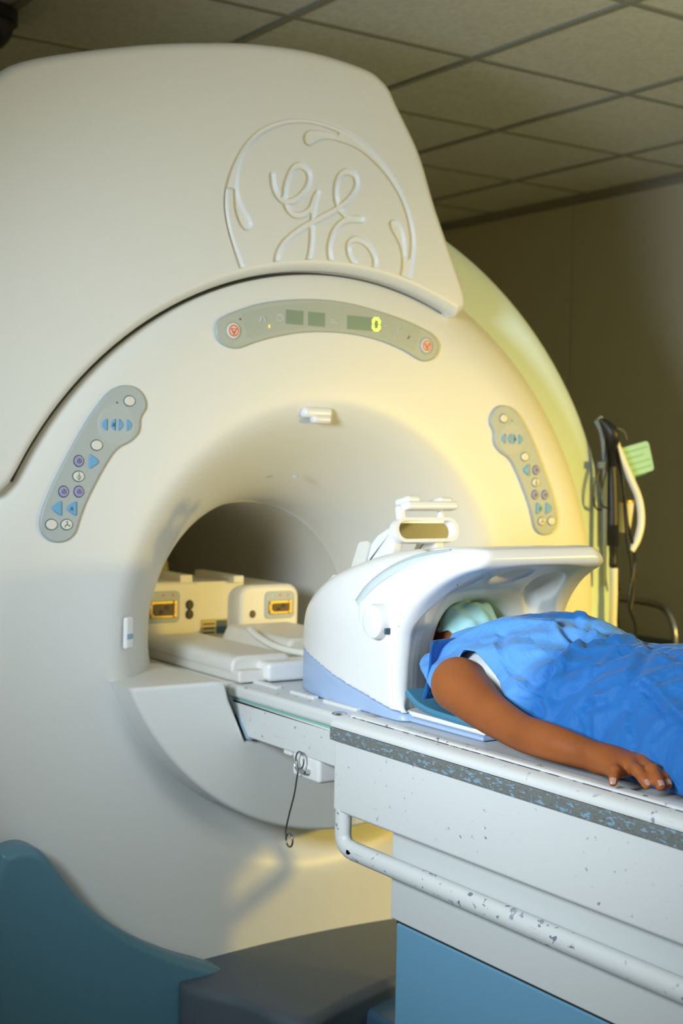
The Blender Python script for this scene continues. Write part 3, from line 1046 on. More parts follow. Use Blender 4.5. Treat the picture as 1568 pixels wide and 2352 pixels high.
# the lit digit 0
x0, x1, z0, z1 = .1062, .1236, 1.7645, 1.7900
seg = []
for (a, b) in (((x0, z1), (x1, z1)), ((x0, z0), (x1, z0)), ((x0, z0), (x0, (z0 + z1) / 2)), ((x0, (z0 + z1) / 2), (x0, z1)), ((x1, z0), (x1, (z0 + z1) / 2)), ((x1, (z0 + z1) / 2), (x1, z1))):
    A, B = np.array(a), np.array(b)
    t = (B - A) / np.linalg.norm(B - A)
    n = np.array((-t[1], t[0])) * .0030
    A2, B2 = A + t * .0004, B - t * .0004
    P = [A2, A2 + t * .002 + n, B2 - t * .002 + n, B2, B2 - t * .002 - n, A2 + t * .002 - n]
    seg.append(slab_geo(P, yb - .0005, yb - .0018, 0, 1, XZ))
add('lit_digit', *merge(*seg), 'led_green', dp, 0)['label'] = 'glowing yellow green digit 0'
for x, z in ((-.2658, 1.7358), (.2632, 1.7372)):
    b = slab('stop_key', ell(x, z, .0165, .0175, 28), PF + .001, PF - .004, 'btn_white', dp, .002, 3)
    add('key_rim', *ring_geo(x, z, .0185, .001, PF - .0003, 32, .0195), 'panel_grey', dp, 60)
    t = [(x + .0085 * cos(a), z + .0085 * sin(a)) for a in (-pi / 2, pi / 6, pi * 5 / 6, -pi / 2)]
    add('stop_icon', *merge(ring_geo(x, z, .0112, .0015, PF - .0042, 28), line_geo(t[:2], .0011, PF - .0043), line_geo(t[1:3], .0011, PF - .0043), line_geo(t[2:], .0011, PF - .0043),
                            line_geo([(x - .004, z + .002), (x, z - .004), (x + .004, z + .002)], .0009, PF - .0043)), 'icon_red', dp, 60)
slab('microphone_hole', ell(-.2483, 1.7623, .0025, .0025, 12), PF, PF - .0006, 'icon_dark', dp)
slab('indicator_light', ell(-.1745, 1.7519, .0022, .004, 12), yb, yb - .001, 'led_amber', dp)
slab('indicator_light', ell(.1665, 1.7493, .0018, .0035, 12), yb, yb - .001, 'mark_pale', dp)
m_ = yb - .0004
x, z = -.1899, 1.766
add('status_mark', *merge(line_geo([(x - .009, z - .006), (x - .005, z + .006)], .0017, m_), line_geo([(x + .002, z + .005), (x + .006, z - .005)], .0017, m_), line_geo([(x - .002, z + .005), (x + .002, z + .005)], .0017, m_)), 'mark_pale', dp, 60)
x, z = -.1473, 1.7732
add('status_mark', *merge(ring_geo(x, z, .0075, .0014, m_, 20), line_geo([(x, z + .001), (x, z + .006)], .0012, m_), line_geo([(x, z), (x + .005, z)], .0012, m_)), 'mark_pale', dp, 60)
x, z = -.0032, 1.7772
add('status_mark', *merge(line_geo([(x - .011, z - .004), (x + .011, z - .004)], .002, m_), line_geo([(x - .006, z + .001), (x + .006, z + .001)], .002, m_), line_geo([(x - .002, z + .005), (x + .002, z + .005)], .0016, m_)), 'mark_pale', dp, 60)
x, z = .1418, 1.775
add('status_mark', *line_geo([(x - .007, z), (x + .007, z)], .002, m_), 'mark_pale', dp, 60)
x, z = .1835, 1.7681
add('status_mark', *merge(line_geo([(x - .006, z - .006), (x - .004, z + .004)], .0015, m_), line_geo([(x - .004, z + .003), (x + .006, z + .006)], .0015, m_)), 'mark_pale', dp, 60)
x, z = .2112, 1.7541
add('status_mark', *line_geo([(x - .004, z - .004), (x + .002, z + .003)], .0012, m_), 'icon_dark', dp, 60)

# ================================================================== inside the bore: connector box, cradle end, cable
cb = thing('coil_connector_box', 'cream connector box with sockets deep inside the scanner bore', 'connector box', (0, .5, .97))
slab('centre_plate', rrect(-.12, .03, .968, 1.146, .006), .62, .43, 'cream_box', cb, .004)
lm = slab('side_module', rrect(-.275, -.105, .968, 1.150, .03), .62, .405, 'cream_box', cb, .012, 5)
rm_ = slab('side_module', rrect(-.002, .178, .968, 1.136, .034), .62, .395, 'cream_box', cb, .014, 5)
slab('top_bracket', rrect(-.165, -.13, 1.146, 1.166, .003), .62, .41, 'cream_box', cb, .002)
slab('top_bracket', rrect(-.012, .018, 1.142, 1.160, .003), .62, .41, 'cream_box', cb, .002)


def socket(x0, x1, z0, z1, y, par):
    f = slab('socket_frame', rrect(x0, x1, z0, z1, .012), y + .002, y - .004, 'panel_grey', par, .002)
    cx, cz = (x0 + x1) / 2, (z0 + z1) / 2
    zb0, zb1 = z0 + .012, z1 - .024
    slab('socket_body', rrect(x0 + .010, x1 - .010, zb0, zb1, .004), y - .002, y - .008, 'brass', par, .002)
    slab('socket_face', rrect(x0 + .017, x1 - .017, zb0 + .006, zb1 - .006, .002), y - .006, y - .0095, 'socket_dark', par, .001)
    for dx in (-.012, .012):
        slab('pin_hole', ell(cx + dx * .6, (zb0 + zb1) / 2 + dx * .4, .006, .006, 14), y - .009, y - .0105, 'black', par)
    for sx in (x0 + .016, x1 - .016):
        for sz in (zb0 + .006, zb1 - .004):
            slab('screw', ell(sx, sz, .005, .005, 10), y - .007, y - .011, 'brass', par, .001)
    for k, mm in enumerate(('card_green', 'icon_red', 'icon_red')):
        slab('status_dot', ell(x0 + .02 + k * (x1 - x0 - .04) / 2, z1 - .010, .003, .003, 8), y - .003, y - .005, mm, par)


socket(-.262, -.168, 1.05, 1.128, .405, lm)
socket(.072, .160, 1.048, 1.118, .395, rm_)
for x, z in ((-.140, 1.092), (-.140, 1.068)):
    slab('jack', ell(x, z, .010, .012, 16), .407, .400, 'black', lm, .002)
slab('jack', ell(.036, 1.062, .008, .010, 16), .397, .391, 'socket_dark', rm_, .002)
lb = slab('rating_label', [(-.092, 1.006), (-.018, 1.006), (-.018, 1.05), (-.092, 1.05)], .431, .428, 'label_paper', cb)
slab('label_print', [(-.050, 1.012), (-.020, 1.012), (-.020, 1.046), (-.050, 1.046)], .4285, .4268, 'icon_dark', lb)
for k in range(3):
    slab('label_line', [(-.088, 1.014 + .011 * k), (-.055, 1.014 + .011 * k), (-.055, 1.018 + .011 * k), (-.088, 1.018 + .011 * k)], .4285, .4268, 'socket_dark', lb)

cr_ = thing('cradle_tray', 'pale grey cradle end with raised side lips lying inside the bore', 'tray', (0, .15, .98))
slab('tray_floor', rrect(-.262, .262, .9685, .996, .008), .38, -.06, 'shell_inner', cr_, .006)
slab('side_lip', rpoly([(-.265, .985), (-.262, 1.014), (-.245, 1.024), (-.12, 1.024), (-.09, .985)], .012), .385, -.03, 'shell_inner', cr_, .008, 5)
slab('side_lip', rpoly([(.265, .985), (.262, 1.014), (.245, 1.024), (.12, 1.024), (.09, .985)], .012), .385, -.03, 'shell_inner', cr_, .008, 5)
slab('raised_pod', rpoly([(-.08, .985), (-.055, 1.042), (.13, 1.042), (.16, .985)], .014), .36, .06, 'shell_inner', cr_, .012, 6)
slab('end_block', rrect(-.20, .13, .969, 1.012, .012), -.02, -.078, 'coil_white', cr_, .010, 5)
tube('white_cable', [(-.085, .20, 1.05), (-.09, .14, 1.035), (-.085, .06, 1.022), (-.06, -.03, 1.018), (-.03, -.10, 1.022), (.0, -.16, 1.034), (.03, -.22, 1.04)], .0085, 'cable_white',
     label='thick off-white cable looping from the cradle to the head coil', cat='cable')

# ================================================================== patient table
tb = thing('patient_table', 'long white scuffed patient table with worn edge strip and blue pedestal', 'table', (0, -1.6, 0))
TE, TB = -.488, -2.75
slab('table_body', rpoly([(-.300, .793), (-.300, .958), (-.275, .963), (.275, .963), (.300, .958), (.300, .793), (.29, .788), (-.29, .788)], [.004] * 8, 3), TB, TE, 'table_white', tb, .010, 4)
for s in (-1, 1):
    mould = [(s * .296, .9505), (s * .3055, .9515), (s * .3065, .956), (s * .304, .9618), (s * .298, .9662), (s * .288, .9692), (s * .2795, .9703), (s * .2785, .966), (s * .2785, .955)]
    slab('edge_moulding', mould, TB, TE + .002, 'table_white', tb, .004, 3)
    slab('track', [(s * .2755, .955), (s * .2755, .9728), (s * .2735, .9748), (s * .264, .9755), (s * .255, .975), (s * .2525, .972), (s * .251, .955)], TB, TE - .02, 'rail_white', tb, .003, 2)
    slab('worn_strip', [(s * .299, .926), (s * .3055, .926), (s * .3065, .929), (s * .3065, .947), (s * .3055, .9502), (s * .299, .9502)], TB, TE + .004, 'strip_worn', tb, .003, 3)
    slab('track_gap', [(s * .2787, .955), (s * .2787, .9696), (s * .2753, .9712), (s * .2753, .955)], TB, TE - .03, 'gap_worn', tb, 0)
    slab('track_gap', [(s * .2515, .955), (s * .2515, .9705), (s * .2485, .9690), (s * .2485, .955)], TB, TE - .03, 'gap_worn', tb, 0)
    hx = s * .286
    P = cr([(hx, TE - .020, .80), (hx, TE - .020, .765), (hx, TE - .0205, .742), (hx, TE - .032, .727), (hx, TE - .06, .7225), (hx, TE - .16, .7225), (hx, -1.6, .7225), (hx, TB + .16, .7225), (hx, TB + .06, .7225), (hx, TB + .03, .735), (hx, TB + .02, .765), (hx, TB + .02, .80)], 8)
    V, Fc = tube_geo(P, .0185, 14, .8, (1, 0, 0))
    add('grab_rail', V, Fc, 'rail_white', tb, 60)
rbox('table_top', (0, (TE + TB) / 2 - .01, .9585), (.49, TE - TB - .04, .016), 'coil_grey', tb, .004)
slab('pedestal_upper', rrect(-.262, .262, .616, .80, .004), -2.35, -.632, 'pedestal_white', tb, .004)
slab('pedestal_gap', rrect(-.255, .255, .606, .618, .003), -2.34, -.642, 'dark_gap', tb, .002)
slab('pedestal_lower', rrect(-.258, .258, .04, .611, .004), -2.33, -.646, 'pedestal_blue', tb, .004)
for sx in (-.2, .2):
    for sy in (-.72, -2.25):
        V, Fc = lathe_geo([(0, -.012), (.03, -.012), (.034, -.006), (.034, .006), (.03, .012), (0, .012)], 20, 0, 0)
        add('caster', [(sx + y, sy + x, .034 + z) for x, y, z in V], Fc, 'black', tb)
# bridge that docks with the scanner
slab('bridge_deck', rrect(-.272, .272, .937, .966, .010), TE + .01, -.03, 'table_white', tb, .006)
slab('bridge_gap', rrect(-.262, .262, .928, .940, .003), TE + .01, -.045, 'card_print', tb)
bp = [(-.042, .9335), (-.118, .862), (TE + .012, .862), (TE + .012, .9335)]
slab('bridge_side', rpoly(bp, [.003, .004, .003, .003], 3), -.271, .271, 'table_white', tb, .004, 3, mapf=YZ, back_bevel=.004)
slab('bridge_edge', [(-.036, .938), (-.115, .859), (-.125, .859), (-.046, .938)], -.274, .274, 'table_blue_edge', tb, .001, 2, mapf=YZ, back_bevel=.001)
rbox('release_block', (-.245, -.345, .842), (.05, .10, .052), 'coil_white', tb, .008)
rbox('release_lug', (-.262, -.272, .862), (.012, .03, .02), 'coil_white', tb, .004)
V, Fc = lathe_geo([(0, 0), (.012, 0), (.016, .003)], 24, 0, 0)
add('latch_button', [(x - .262, z - .452, .969 - y) for x, y, z in V], Fc, 'steel', tb)
for (yy, ln) in ((-.10, .10), (-.25, .09), (-.39, .12)):
    rbox('deck_ridge', (-.215, yy, .969), (.016, ln, .008), 'table_white', tb, .003)

# wire pin hanging below the bridge
pin = thing('wire_pin', 'dark steel wire pin with two ring ends hanging below the table bridge', 'wire', (-.28, -.33, .68))
cx, cy, cz = -.283, -.345, .857
tube('upper_ring', [(cx, cy + .0145 * cos(a), cz + .017 * sin(a)) for a in np.linspace(-1.6, 4.3, 20)], .0018, 'steel_dark', pin, 8, 3)
tube('wire', [(cx, cy + .003, cz - .016), (cx - .001, cy + .008, .82), (cx, cy + .018, .785), (cx, cy + .034, .745), (cx, cy + .047, .708), (cx, cy + .0475, .694)], .0018, 'steel_dark', pin, 8, 6)
tube('lower_ring', [(cx, -.3115 + .0125 * cos(a), .688 + .0135 * sin(a)) for a in np.linspace(.4, 6.6, 20)], .0019, 'steel_dark', pin, 8, 3)
g = merge(tube_geo(cr([(cx, cy + .022, .858), (cx, cy + .016, .840), (cx, cy + .002, .833), (cx, cy - .016, .834), (cx, cy - .022, .840)], 5), .0018, 8),
          rbox_geo((cx + .006, cy - .004, .836), (.014, .034, .009), .002))
add('clip', *g, 'steel', pin, 60)
#PART3
# ================================================================== head coil
coil = thing('head_coil', 'white and pale blue head coil with flared visor and mirror over the patient', 'head coil', (0, -.45, .968))
h = .0037
S = SDF((-.24, -.84, .958), (.24, -.07, 1.34), h)
X = S.ax[0][:, None, None]
Y = S.ax[1][None, :, None]
Z = S.ax[2][None, None, :]
side = cr([(-.125, .90), (-.098, .967), (-.088, 1.01), (-.090, 1.05), (-.100, 1.085), (-.139, 1.132), (-.20, 1.176), (-.275, 1.218), (-.36, 1.25), (-.45, 1.276), (-.55, 1.292), (-.65, 1.300), (-.715, 1.302),
           (-.734, 1.296), (-.740, 1.280), (-.730, 1.264), (-.69, 1.248), (-.645, 1.222), (-.602, 1.183), (-.576, 1.140), (-.568, 1.10), (-.568, 1.03), (-.574, 1.000), (-.590, .985), (-.600, .96), (-.595, .92), (-.58, .90), (-.5, .90)], 4, True)
pd = poly_sdf(side, S.ax[1][:, None], S.ax[2][None, :])[None]
# narrower towards the back and the top
wd = sinterp(S.ax[1], [-.82, -.72, -.60, -.45, -.33, -.24, -.16, -.09], [.175, .214, .216, .213, .206, .190, .160, .115])[None, :, None]
dx = np.abs(X) - wd + np.clip((Z - 1.13) / .16, 0, 1) ** 2 * .055
k = .032
a_, b_ = pd, dx
hh = np.clip(.5 - .5 * (b_ - a_) / k, 0, 1)
D = b_ * (1 - hh) + a_ * hh + k * hh * (1 - hh)
D = np.maximum(D, .968 - Z)
base_lim = sinterp(S.ax[1], [-.82, -.739, -.595, -.481, -.358, -.25, -.10, -.05], [.974, .975, .982, .999, 1.02, 1.042, 1.060, 1.066])[None, :, None]
# horn-shaped opening towards the patient
ya = [-.80, -.74, -.69, -.64, -.60, -.572, -.558, -.540, -.515, -.495, -.44, -.36, -.28]
AV = [.34, .29, .245, .215, .200, .193, .155, .112, .099, .097, .094, .090, .05]
av = sinterp(S.ax[1], ya, AV)[None, :, None]
BV = [.245, .236, .226, .208, .190, .178, .168, .158, .149, .144, .138, .130, .06]
bv = sinterp(S.ax[1], ya, BV)[None, :, None]
zc0 = 1.032
g = ((np.abs(X) / av) ** 2.8 + (np.abs(Z - zc0) / bv) ** 2.8) ** (1 / 2.8)
hd = (g - 1) * np.minimum(av, bv)
hd = np.maximum(hd, .985 - Z)
hd = np.maximum(hd, Y + .285)
k2 = .006
hh = np.clip(.5 + .5 * (-hd - D) / k2, 0, 1)      # smooth max(D, -hd)
D2 = D * (1 - hh) + (-hd) * hh + k2 * hh * (1 - hh)
# see-through ovals in the visor
for cx, cy, rx, ry, tl in ((-.112, -.612, .030, .060, .30), (0, -.645, .036, .040, 0), (.112, -.612, .030, .060, -.30)):
    xx = (X - cx) * cos(tl) + (Y - cy) * sin(tl)
    yy = -(X - cx) * sin(tl) + (Y - cy) * cos(tl)
    ov_ = (np.sqrt((xx / rx) ** 2 + (yy / ry) ** 2) - 1) * min(rx, ry) + 0 * Z
    ov_ = np.maximum(ov_, 1.15 - Z)
    k3 = .010
    hh = np.clip(.5 + .5 * (-ov_ - D2) / k3, 0, 1)
    D2 = D2 * (1 - hh) + (-ov_) * hh + k3 * hh * (1 - hh)
wall_ = np.maximum(D2, base_lim - Z)
S.D = wall_.astype(np.float32)
V, Q = S.mesh()
shell = add('coil_shell', V, Q, 'coil_white', coil, 180, recalc=False)
# grey inner face of the opening, mostly shade put into its colour: a per-vertex weight, one colour each side of the rim
va = sinterp(V[:, 1], ya, AV)
vb = sinterp(V[:, 1], ya, BV)
vg = ((np.abs(V[:, 0]) / va) ** 2.8 + (np.abs(V[:, 2] - zc0) / vb) ** 2.8) ** (1 / 2.8)
lin = (vg - 1) * np.minimum(va, vb)
at = shell.data.attributes.new('lining_shade', 'FLOAT', 'POINT')
at.data.foreach_set('value', np.clip((.0045 - lin) / .003, 0, 1).astype(np.float32))
rbox('coil_sled', (0, -.68, .9815), (.385, .25, .010), 'coil_white', coil, .004, 3)
rbox('base_plate', (0, -.68, .9725), (.40, .26, .008), 'coil_blue', coil, .003, 3)
S.D = np.maximum(np.maximum(D, Z - base_lim + .0015), -(hd + .01)).astype(np.float32)
V, Q = S.mesh()
add('coil_base', V, Q, 'coil_blue', coil, 180, recalc=False)
# hinge knob on the near and far flank
for s in (-1, 1):
    V, Fc = lathe_geo([(0, .046), (.024, .046), (.0315, .0435), (.034, .037), (.0345, .02), (.0345, 0)], 36, 0, 0)
    kb = add('hinge_knob', [(s * (.190 + y), -.513 + x, 1.150 + z) for x, y, z in V], Fc, 'coil_white', coil, 50)
    add('knob_pin', *rbox_geo((s * .220, -.5465, 1.135), (.014, .005, .012), .002), 'icon_dark', kb)
    rbox('knob_arm', (s * .196, -.465, 1.158), (.035, .07, .056), 'coil_white', coil, .014, 4)
    # raised track that sweeps over the flank
    pts = [(s * .204, -.425, 1.178), (s * .197, -.455, 1.212), (s * .186, -.50, 1.243), (s * .173, -.55, 1.266), (s * .160, -.60, 1.281), (s * .148, -.65, 1.291)]
    P = cr(pts, 6)
    V, Fc = tube_geo(P, [.013, .015, .015, .014, .012, .008], 12, .45, (s * .75, 0, .66))
    add('track_band', V, Fc, 'coil_track', coil, 60)
    V, Fc = tube_geo(P + np.array([s * .005, .002, .0035]), .0022, 8)
    add('track_groove', V, Fc, 'panel_grey', coil, 60)
tube('parting_line', [(-.212, -.566, 1.146), (-.195, -.574, 1.1465), (-.180, -.564, 1.147), (-.150, -.543, 1.147), (-.115, -.519, 1.147), (-.098, -.500, 1.147)], .0008, 'panel_grey', coil, 6, 4)
rbox('back_step', (-.10, -.235, 1.192), (.12, .085, .018), 'coil_white', coil, .008, 3, rot=Matrix.Rotation(-.58, 3, 'X'))
for c in ((-.02, -.70, 1.268), (.17, -.69, 1.262), (-.14, -.66, 1.235)):
    V, Fc = lathe_geo([(0, 0), (.004, 0), (.0045, .004)], 12, 0, 0)
    add('visor_screw', [(c[0] + x, c[1] + y, c[2] - .002 + z) for x, y, z in V], Fc, 'steel_dark', coil)

# mirror on its stand
st = Matrix.Rotation(radians(42), 3, 'X')
slab('mirror_stand', rpoly([(-.20, 1.180), (-.245, 1.245), (-.29, 1.300), (-.345, 1.325), (-.36, 1.30), (-.35, 1.255), (-.30, 1.225)], .02), -.075, -.045, 'coil_white', coil, .008, 3, mapf=YZ, back_bevel=.008)
slab('mirror_stand', rpoly([(-.25, 1.225), (-.30, 1.300), (-.345, 1.325), (-.36, 1.30), (-.35, 1.255)], .02), .035, .06, 'coil_white', coil, .008, 3, mapf=YZ, back_bevel=.008)
slab('stand_plate', rpoly([(-.205, 1.20), (-.245, 1.285), (-.285, 1.29), (-.26, 1.215)], .01), -.082, -.076, 'clear_plastic', coil, .002, 2, mapf=YZ)
mc = Vector((0.005, -.362, 1.315))
mrot = Matrix.Rotation(radians(-13), 3, 'X')


def mplace(geo):
    return [tuple(mc + mrot @ Vector(p)) for p in geo[0]], geo[1]


fr_out = rrect(-.083, .083, -.026, .026, .0255, 8)
fr_in = rrect(-.074, .074, -.019, .019, .0185, 8)
n = len(fr_out)
V = [(u, -.010, v) for u, v in fr_out] + [(u, -.010, v) for u, v in fr_in] + [(u, .012, v) for u, v in fr_in] + [(u, .012, v) for u, v in fr_out]
Fc = []
for r_ in range(4):
    for i in range(n):
        j = (i + 1) % n
        Fc.append((r_ * n + i, r_ * n + j, ((r_ + 1) % 4) * n + j, ((r_ + 1) % 4) * n + i))
mf = add('mirror_frame', *mplace((V, Fc)), 'coil_white', coil, 40)
add('mirror_glass', *mplace(slab_geo(fr_in, .008, .002, 0, 1, XZ)), 'mirror', mf, 20)['label'] = 'oblong mirror glass'
bar = merge(rbox_geo((.012, -.01, .050), (.135, .03, .018), .006), rbox_geo((-.03, .008, .064), (.035, .05, .016), .006), rbox_geo((.055, .008, .062), (.035, .05, .014), .006),
            rbox_geo((-.055, .004, .036), (.02, .016, .035), .005), rbox_geo((.05, .004, .034), (.012, .012, .02), .003))
add('mirror_bracket', *mplace(bar), 'coil_white', coil, 40)
add('mirror_post', *mplace(rbox_geo((.035, .006, -.045), (.022, .014, .05), .003)), 'cream_box', coil, 40)

# pad under the shoulder
pc = cr([(-.579, 1.022), (-.588, 1.017), (-.610, 1.0055), (-.65, .997), (-.72, .9935), (-.80, .993)], 4)
V, Fc = [], []
tn_ = np.gradient(pc, axis=0)
tn_ /= np.linalg.norm(tn_, axis=1)[:, None]
nm_ = np.stack([-tn_[:, 1], tn_[:, 0]], 1)
ring_ = [(-.200, 0), (-.197, .006), (-.190, .0065), (.180, .0065), (.185, 0), (.180, -.0065), (-.190, -.0065), (-.197, -.006)]
for (y_, z_), (ny, nz) in zip(pc, nm_):
    for x_, o_ in ring_:
        V.append((x_, y_ - ny * o_, z_ - nz * o_))
m8 = len(ring_)
for i in range(len(pc) - 1):
    for k_ in range(m8):
        l_ = (k_ + 1) % m8
        Fc.append((i * m8 + k_, i * m8 + l_, (i + 1) * m8 + l_, (i + 1) * m8 + k_))
Fc += [tuple(range(m8))[::-1], tuple(range((len(pc) - 1) * m8, len(pc) * m8))]
add('shoulder_pad', V, Fc, 'pad_blue', None, 50, label='slate blue foam pad curling up under the shoulder of the person', cat='pad')

# ================================================================== person
per = thing('person', 'person lying on the table in a blue gown and face mask, arm at the side', 'person', (0, -1.1, .97))
B = SDF((-.345, -2.12, .955), (.345, -.33, 1.26), .0042)
# head, face up
B.ball((0, -.447, 1.085), (.072, .098, .092), .02)
B.ball((0, -.515, 1.098), (.056, .062, .07), .03)
B.cone((0, -.552, 1.105), (0, -.56, 1.10), .022, .02, .025)
B.cone((0, -.478, 1.158), (0, -.503, 1.176), .009, .012, .012)          # nose
for s in (-1, 1):
    B.ball((s * .030, -.468, 1.168), (.016, .011, .010), .006, 'cut')     # eye sockets
    B.ball((s * .030, -.468, 1.161), .0125, .004)                         # eyes
    B.cone((s * .012, -.455, 1.168), (s * .045, -.456, 1.158), .006, .004, .008)   # brows
    B.ball((s * .075, -.463, 1.07), (.009, .028, .022), .008)             # ears
    B.ball((s * .042, -.50, 1.13), (.018, .025, .02), .02)                # cheeks
B.cone((-.016, -.530, 1.162), (.016, -.530, 1.162), .007, .007, .008)    # mouth
B.cone((0, -.54, 1.07), (0, -.66, 1.06), .047, .056, .03)
# torso
B.cone((-.15, -.735, 1.045), (.15, -.735, 1.045), .048, .048, .04)
B.ball((0, -.82, 1.055), (.150, .18, .080), .04)
B.ball((-.07, -.79, 1.09), (.06, .07, .040), .03)
B.ball((.07, -.79, 1.09), (.06, .07, .040), .03)
B.ball((0, -1.02, 1.045), (.135, .20, .070), .05)
B.ball((0, -1.20, 1.05), (.160, .17, .078), .05)
for s in (-1, 1):
    B.cone((s * .085, -1.26, 1.055), (s * .10, -1.64, 1.045), .080, .052, .03)
    B.cone((s * .10, -1.64, 1.045), (s * .10, -1.98, 1.02), .050, .032, .02)
    B.ball((s * .10, -1.70, 1.03), (.045, .10, .048), .02)
    B.cone((s * .10, -2.0, 1.005), (s * .115, -2.03, 1.12), .032, .024, .02)
    B.ball((s * .115, -2.035, 1.15), (.03, .022, .05), .02)
# far arm, lying along the body
B.ball((.205, -.74, 1.055), .050, .035)
B.cone((.205, -.745, 1.05), (.245, -.95, 1.01), .046, .037, .02)
B.cone((.245, -.95, 1.01), (.235, -1.16, .998), .037, .024, .015)
B.cone((.235, -1.16, .996), (.215, -1.23, .995), .026, .024, .015, sq=.6)
for i, (tx, ty) in enumerate(((.255, -1.285), (.238, -1.305), (.218, -1.312), (.198, -1.295))):
    B.cone((.215 + (tx - .215) * .35, -1.235, .993), (tx, ty, .985), .0088, .0075, .004)
B.cone((.20, -1.19, .99), (.178, -1.235, .985), .011, .009, .008)
# near arm: shoulder, upper arm, elbow, forearm, wrist
B.ball((-.200, -.738, 1.058), (.046, .048, .048), .018)
B.chain([(-.190, -.725, 1.060), (-.205, -.745, 1.060), (-.215, -.79, 1.048), (-.224, -.85, 1.031), (-.232, -.91, 1.0195), (-.238, -.96, 1.0125), (-.239, -1.0, 1.011), (-.238, -1.04, 1.009), (-.235, -1.08, 1.006), (-.231, -1.115, 1.003), (-.228, -1.14, 1.001)],
        [.040, .046, .0435, .037, .0325, .0305, .0305, .029, .0262, .0238, .0225], .012)
B.ball((-.243, -1.118, 1.012), (.012, .014, .011), .012)
# near hand, palm down on the table edge
W_ = np.array((-.228, -1.13, 1.001))
kn = [(-.2500, -1.182, .996), (-.2310, -1.193, 1.002), (-.2080, -1.197, 1.004), (-.1850, -1.190, 1.000)]
pip = [(-.2660, -1.196, 1.000), (-.2490, -1.226, 1.0035), (-.2320, -1.240, 1.006), (-.2070, -1.236, 1.002)]
dip = [(-.2740, -1.202, .992), (-.2535, -1.243, .995), (-.2450, -1.262, .997), (-.2220, -1.256, .995)]
tip = [(-.2790, -1.206, .9845), (-.2560, -1.252, .988), (-.2510, -1.274, .990), (-.2290, -1.268, .988)]
rad = [(.0105, .0085, .0078, .0070), (.0118, .0092, .0084, .0075), (.012, .0095, .0085, .0076), (.0118, .0092, .0083, .0074)]
for i in range(4):
    st_ = W_ + np.array((-.012 + .009 * i, -.004, 0))
    B.cone(st_, kn[i], .0170, rad[i][0] + .003, .014)
B.cone((-.215, -1.142, .996), (-.190, -1.172, .990), .013, .012, .012)
B.cone((-.190, -1.172, .990), (-.176, -1.205, .984), .0115, .0090, .006)
B.cone((-.176, -1.205, .984), (-.176, -1.228, .980), .0090, .0075, .004)
for i in range(4):
    B.cone(kn[i], pip[i], rad[i][0], rad[i][1], .005)
    B.cone(pip[i], dip[i], rad[i][1], rad[i][2], .003)
    B.cone(dip[i], tip[i], rad[i][2], rad[i][3], .003)
    B.ball(pip[i], rad[i][1] + .0008, .003)
    B.ball(kn[i], rad[i][0] + .0012, .006)
V, Q = B.mesh()
body = add('body', V, Q, 'skin', per, 180, recalc=False)
body['label'] = 'brown skinned body with bare arm and hand'
sm = body.modifiers.new('s', 'SMOOTH')
sm.factor = .5
sm.iterations = 2
for i in range(4):
    a, b = np.array(dip[i]), np.array(tip[i])
    d = (b - a) / np.linalg.norm(b - a)
    sd_ = np.cross(d, (0, 0, 1))
    sd_ /= np.linalg.norm(sd_)
    nn = np.cross(sd_, d)
    c = b - d * .001
    V = []
    Fc = []
    NA, NB = 7, 6
    for p in range(NA):
        for q in range(NB):
            u = -1 + 2 * p / (NA - 1)
            v = -1 + 2 * q / (NB - 1)
            sh = (1 - .18 * max(0, v) ** 2 * 1.5)
            V.append(c + sd_ * u * .0048 * sh + d * (v * .0052 + .001) + nn * (rad[i][3] + .0004) * (1 - .22 * u * u - (.16 * max(0, v) ** 2)))
    for p in range(NA - 1):
        for q in range(NB - 1):
            Fc.append((p * NB + q, p * NB + q + 1, (p + 1) * NB + q + 1, (p + 1) * NB + q))
    add('fingernail', V, Fc, 'nail', body, 180)
# hair
Hs = SDF((-.11, -.56, .97), (.11, -.31, 1.2), .005)
Hs.ball((0, -.437, 1.075), (.083, .104, .092), .01)
Hs.ball((0, -.40, 1.04), (.06, .075, .06), .03)
Hs.cone((-.07, -.50, 1.03), (.07, -.50, 1.03), .02, .02, .03)
Hs.ball((0, -.52, 1.14), (.072, .075, .085), .012, 'cut')
for s in (-1, 1):
    Hs.ball((s * .072, -.512, 1.075), (.016, .028, .038), .012)
V, Q = Hs.mesh()
add('hair', V, Q, 'hair', per, 180, recalc=False)

# mask: pleated cloth over nose and chin
NU_, NV_ = 41, 33
V, Fc = [], []
for i in range(NU_):
    u = -1 + 2 * i / (NU_ - 1)
    ang = u * 1.30
    for j in range(NV_):
        v = j / (NV_ - 1)
        y = -.474 - .098 * v
        mid = 1 - abs(2 * v - 1) ** 1.6
        rx = .060 + .012 * mid
        rz = .066 + .020 * mid
        if v < .35:
            rz += .022 * max(0, 1 - (abs(u) / .35)) * (1 - abs(v - .18) / .18 if abs(v - .18) < .18 else 0)
        zc_ = 1.105 - .012 * v
        rz -= .020 * max(0, v - .65) / .35
        x = rx * sin(ang)
        z = zc_ + rz * cos(ang) ** .9 if cos(ang) > 0 else zc_
        pl = .0028 * (abs(((v * 4.5) % 1) - .5) * 2 - .5) * max(0, cos(ang))
        z += pl + .004 * sin(5 * u + 9 * v) * mid + .003 * sin(13 * u - 6 * v)
        V.append((x, y - .012 * (1 - abs(u)) * (v - .5), z))
for i in range(NU_ - 1):
    for j in range(NV_ - 1):
        Fc.append((i * NV_ + j, i * NV_ + j + 1, (i + 1) * NV_ + j + 1, (i + 1) * NV_ + j))
mk = add('face_mask', V, Fc, 'mask', per, 180)
mk['label'] = 'pale blue green pleated face mask'
so = mk.modifiers.new('t', 'SOLIDIFY')
so.thickness = .0015
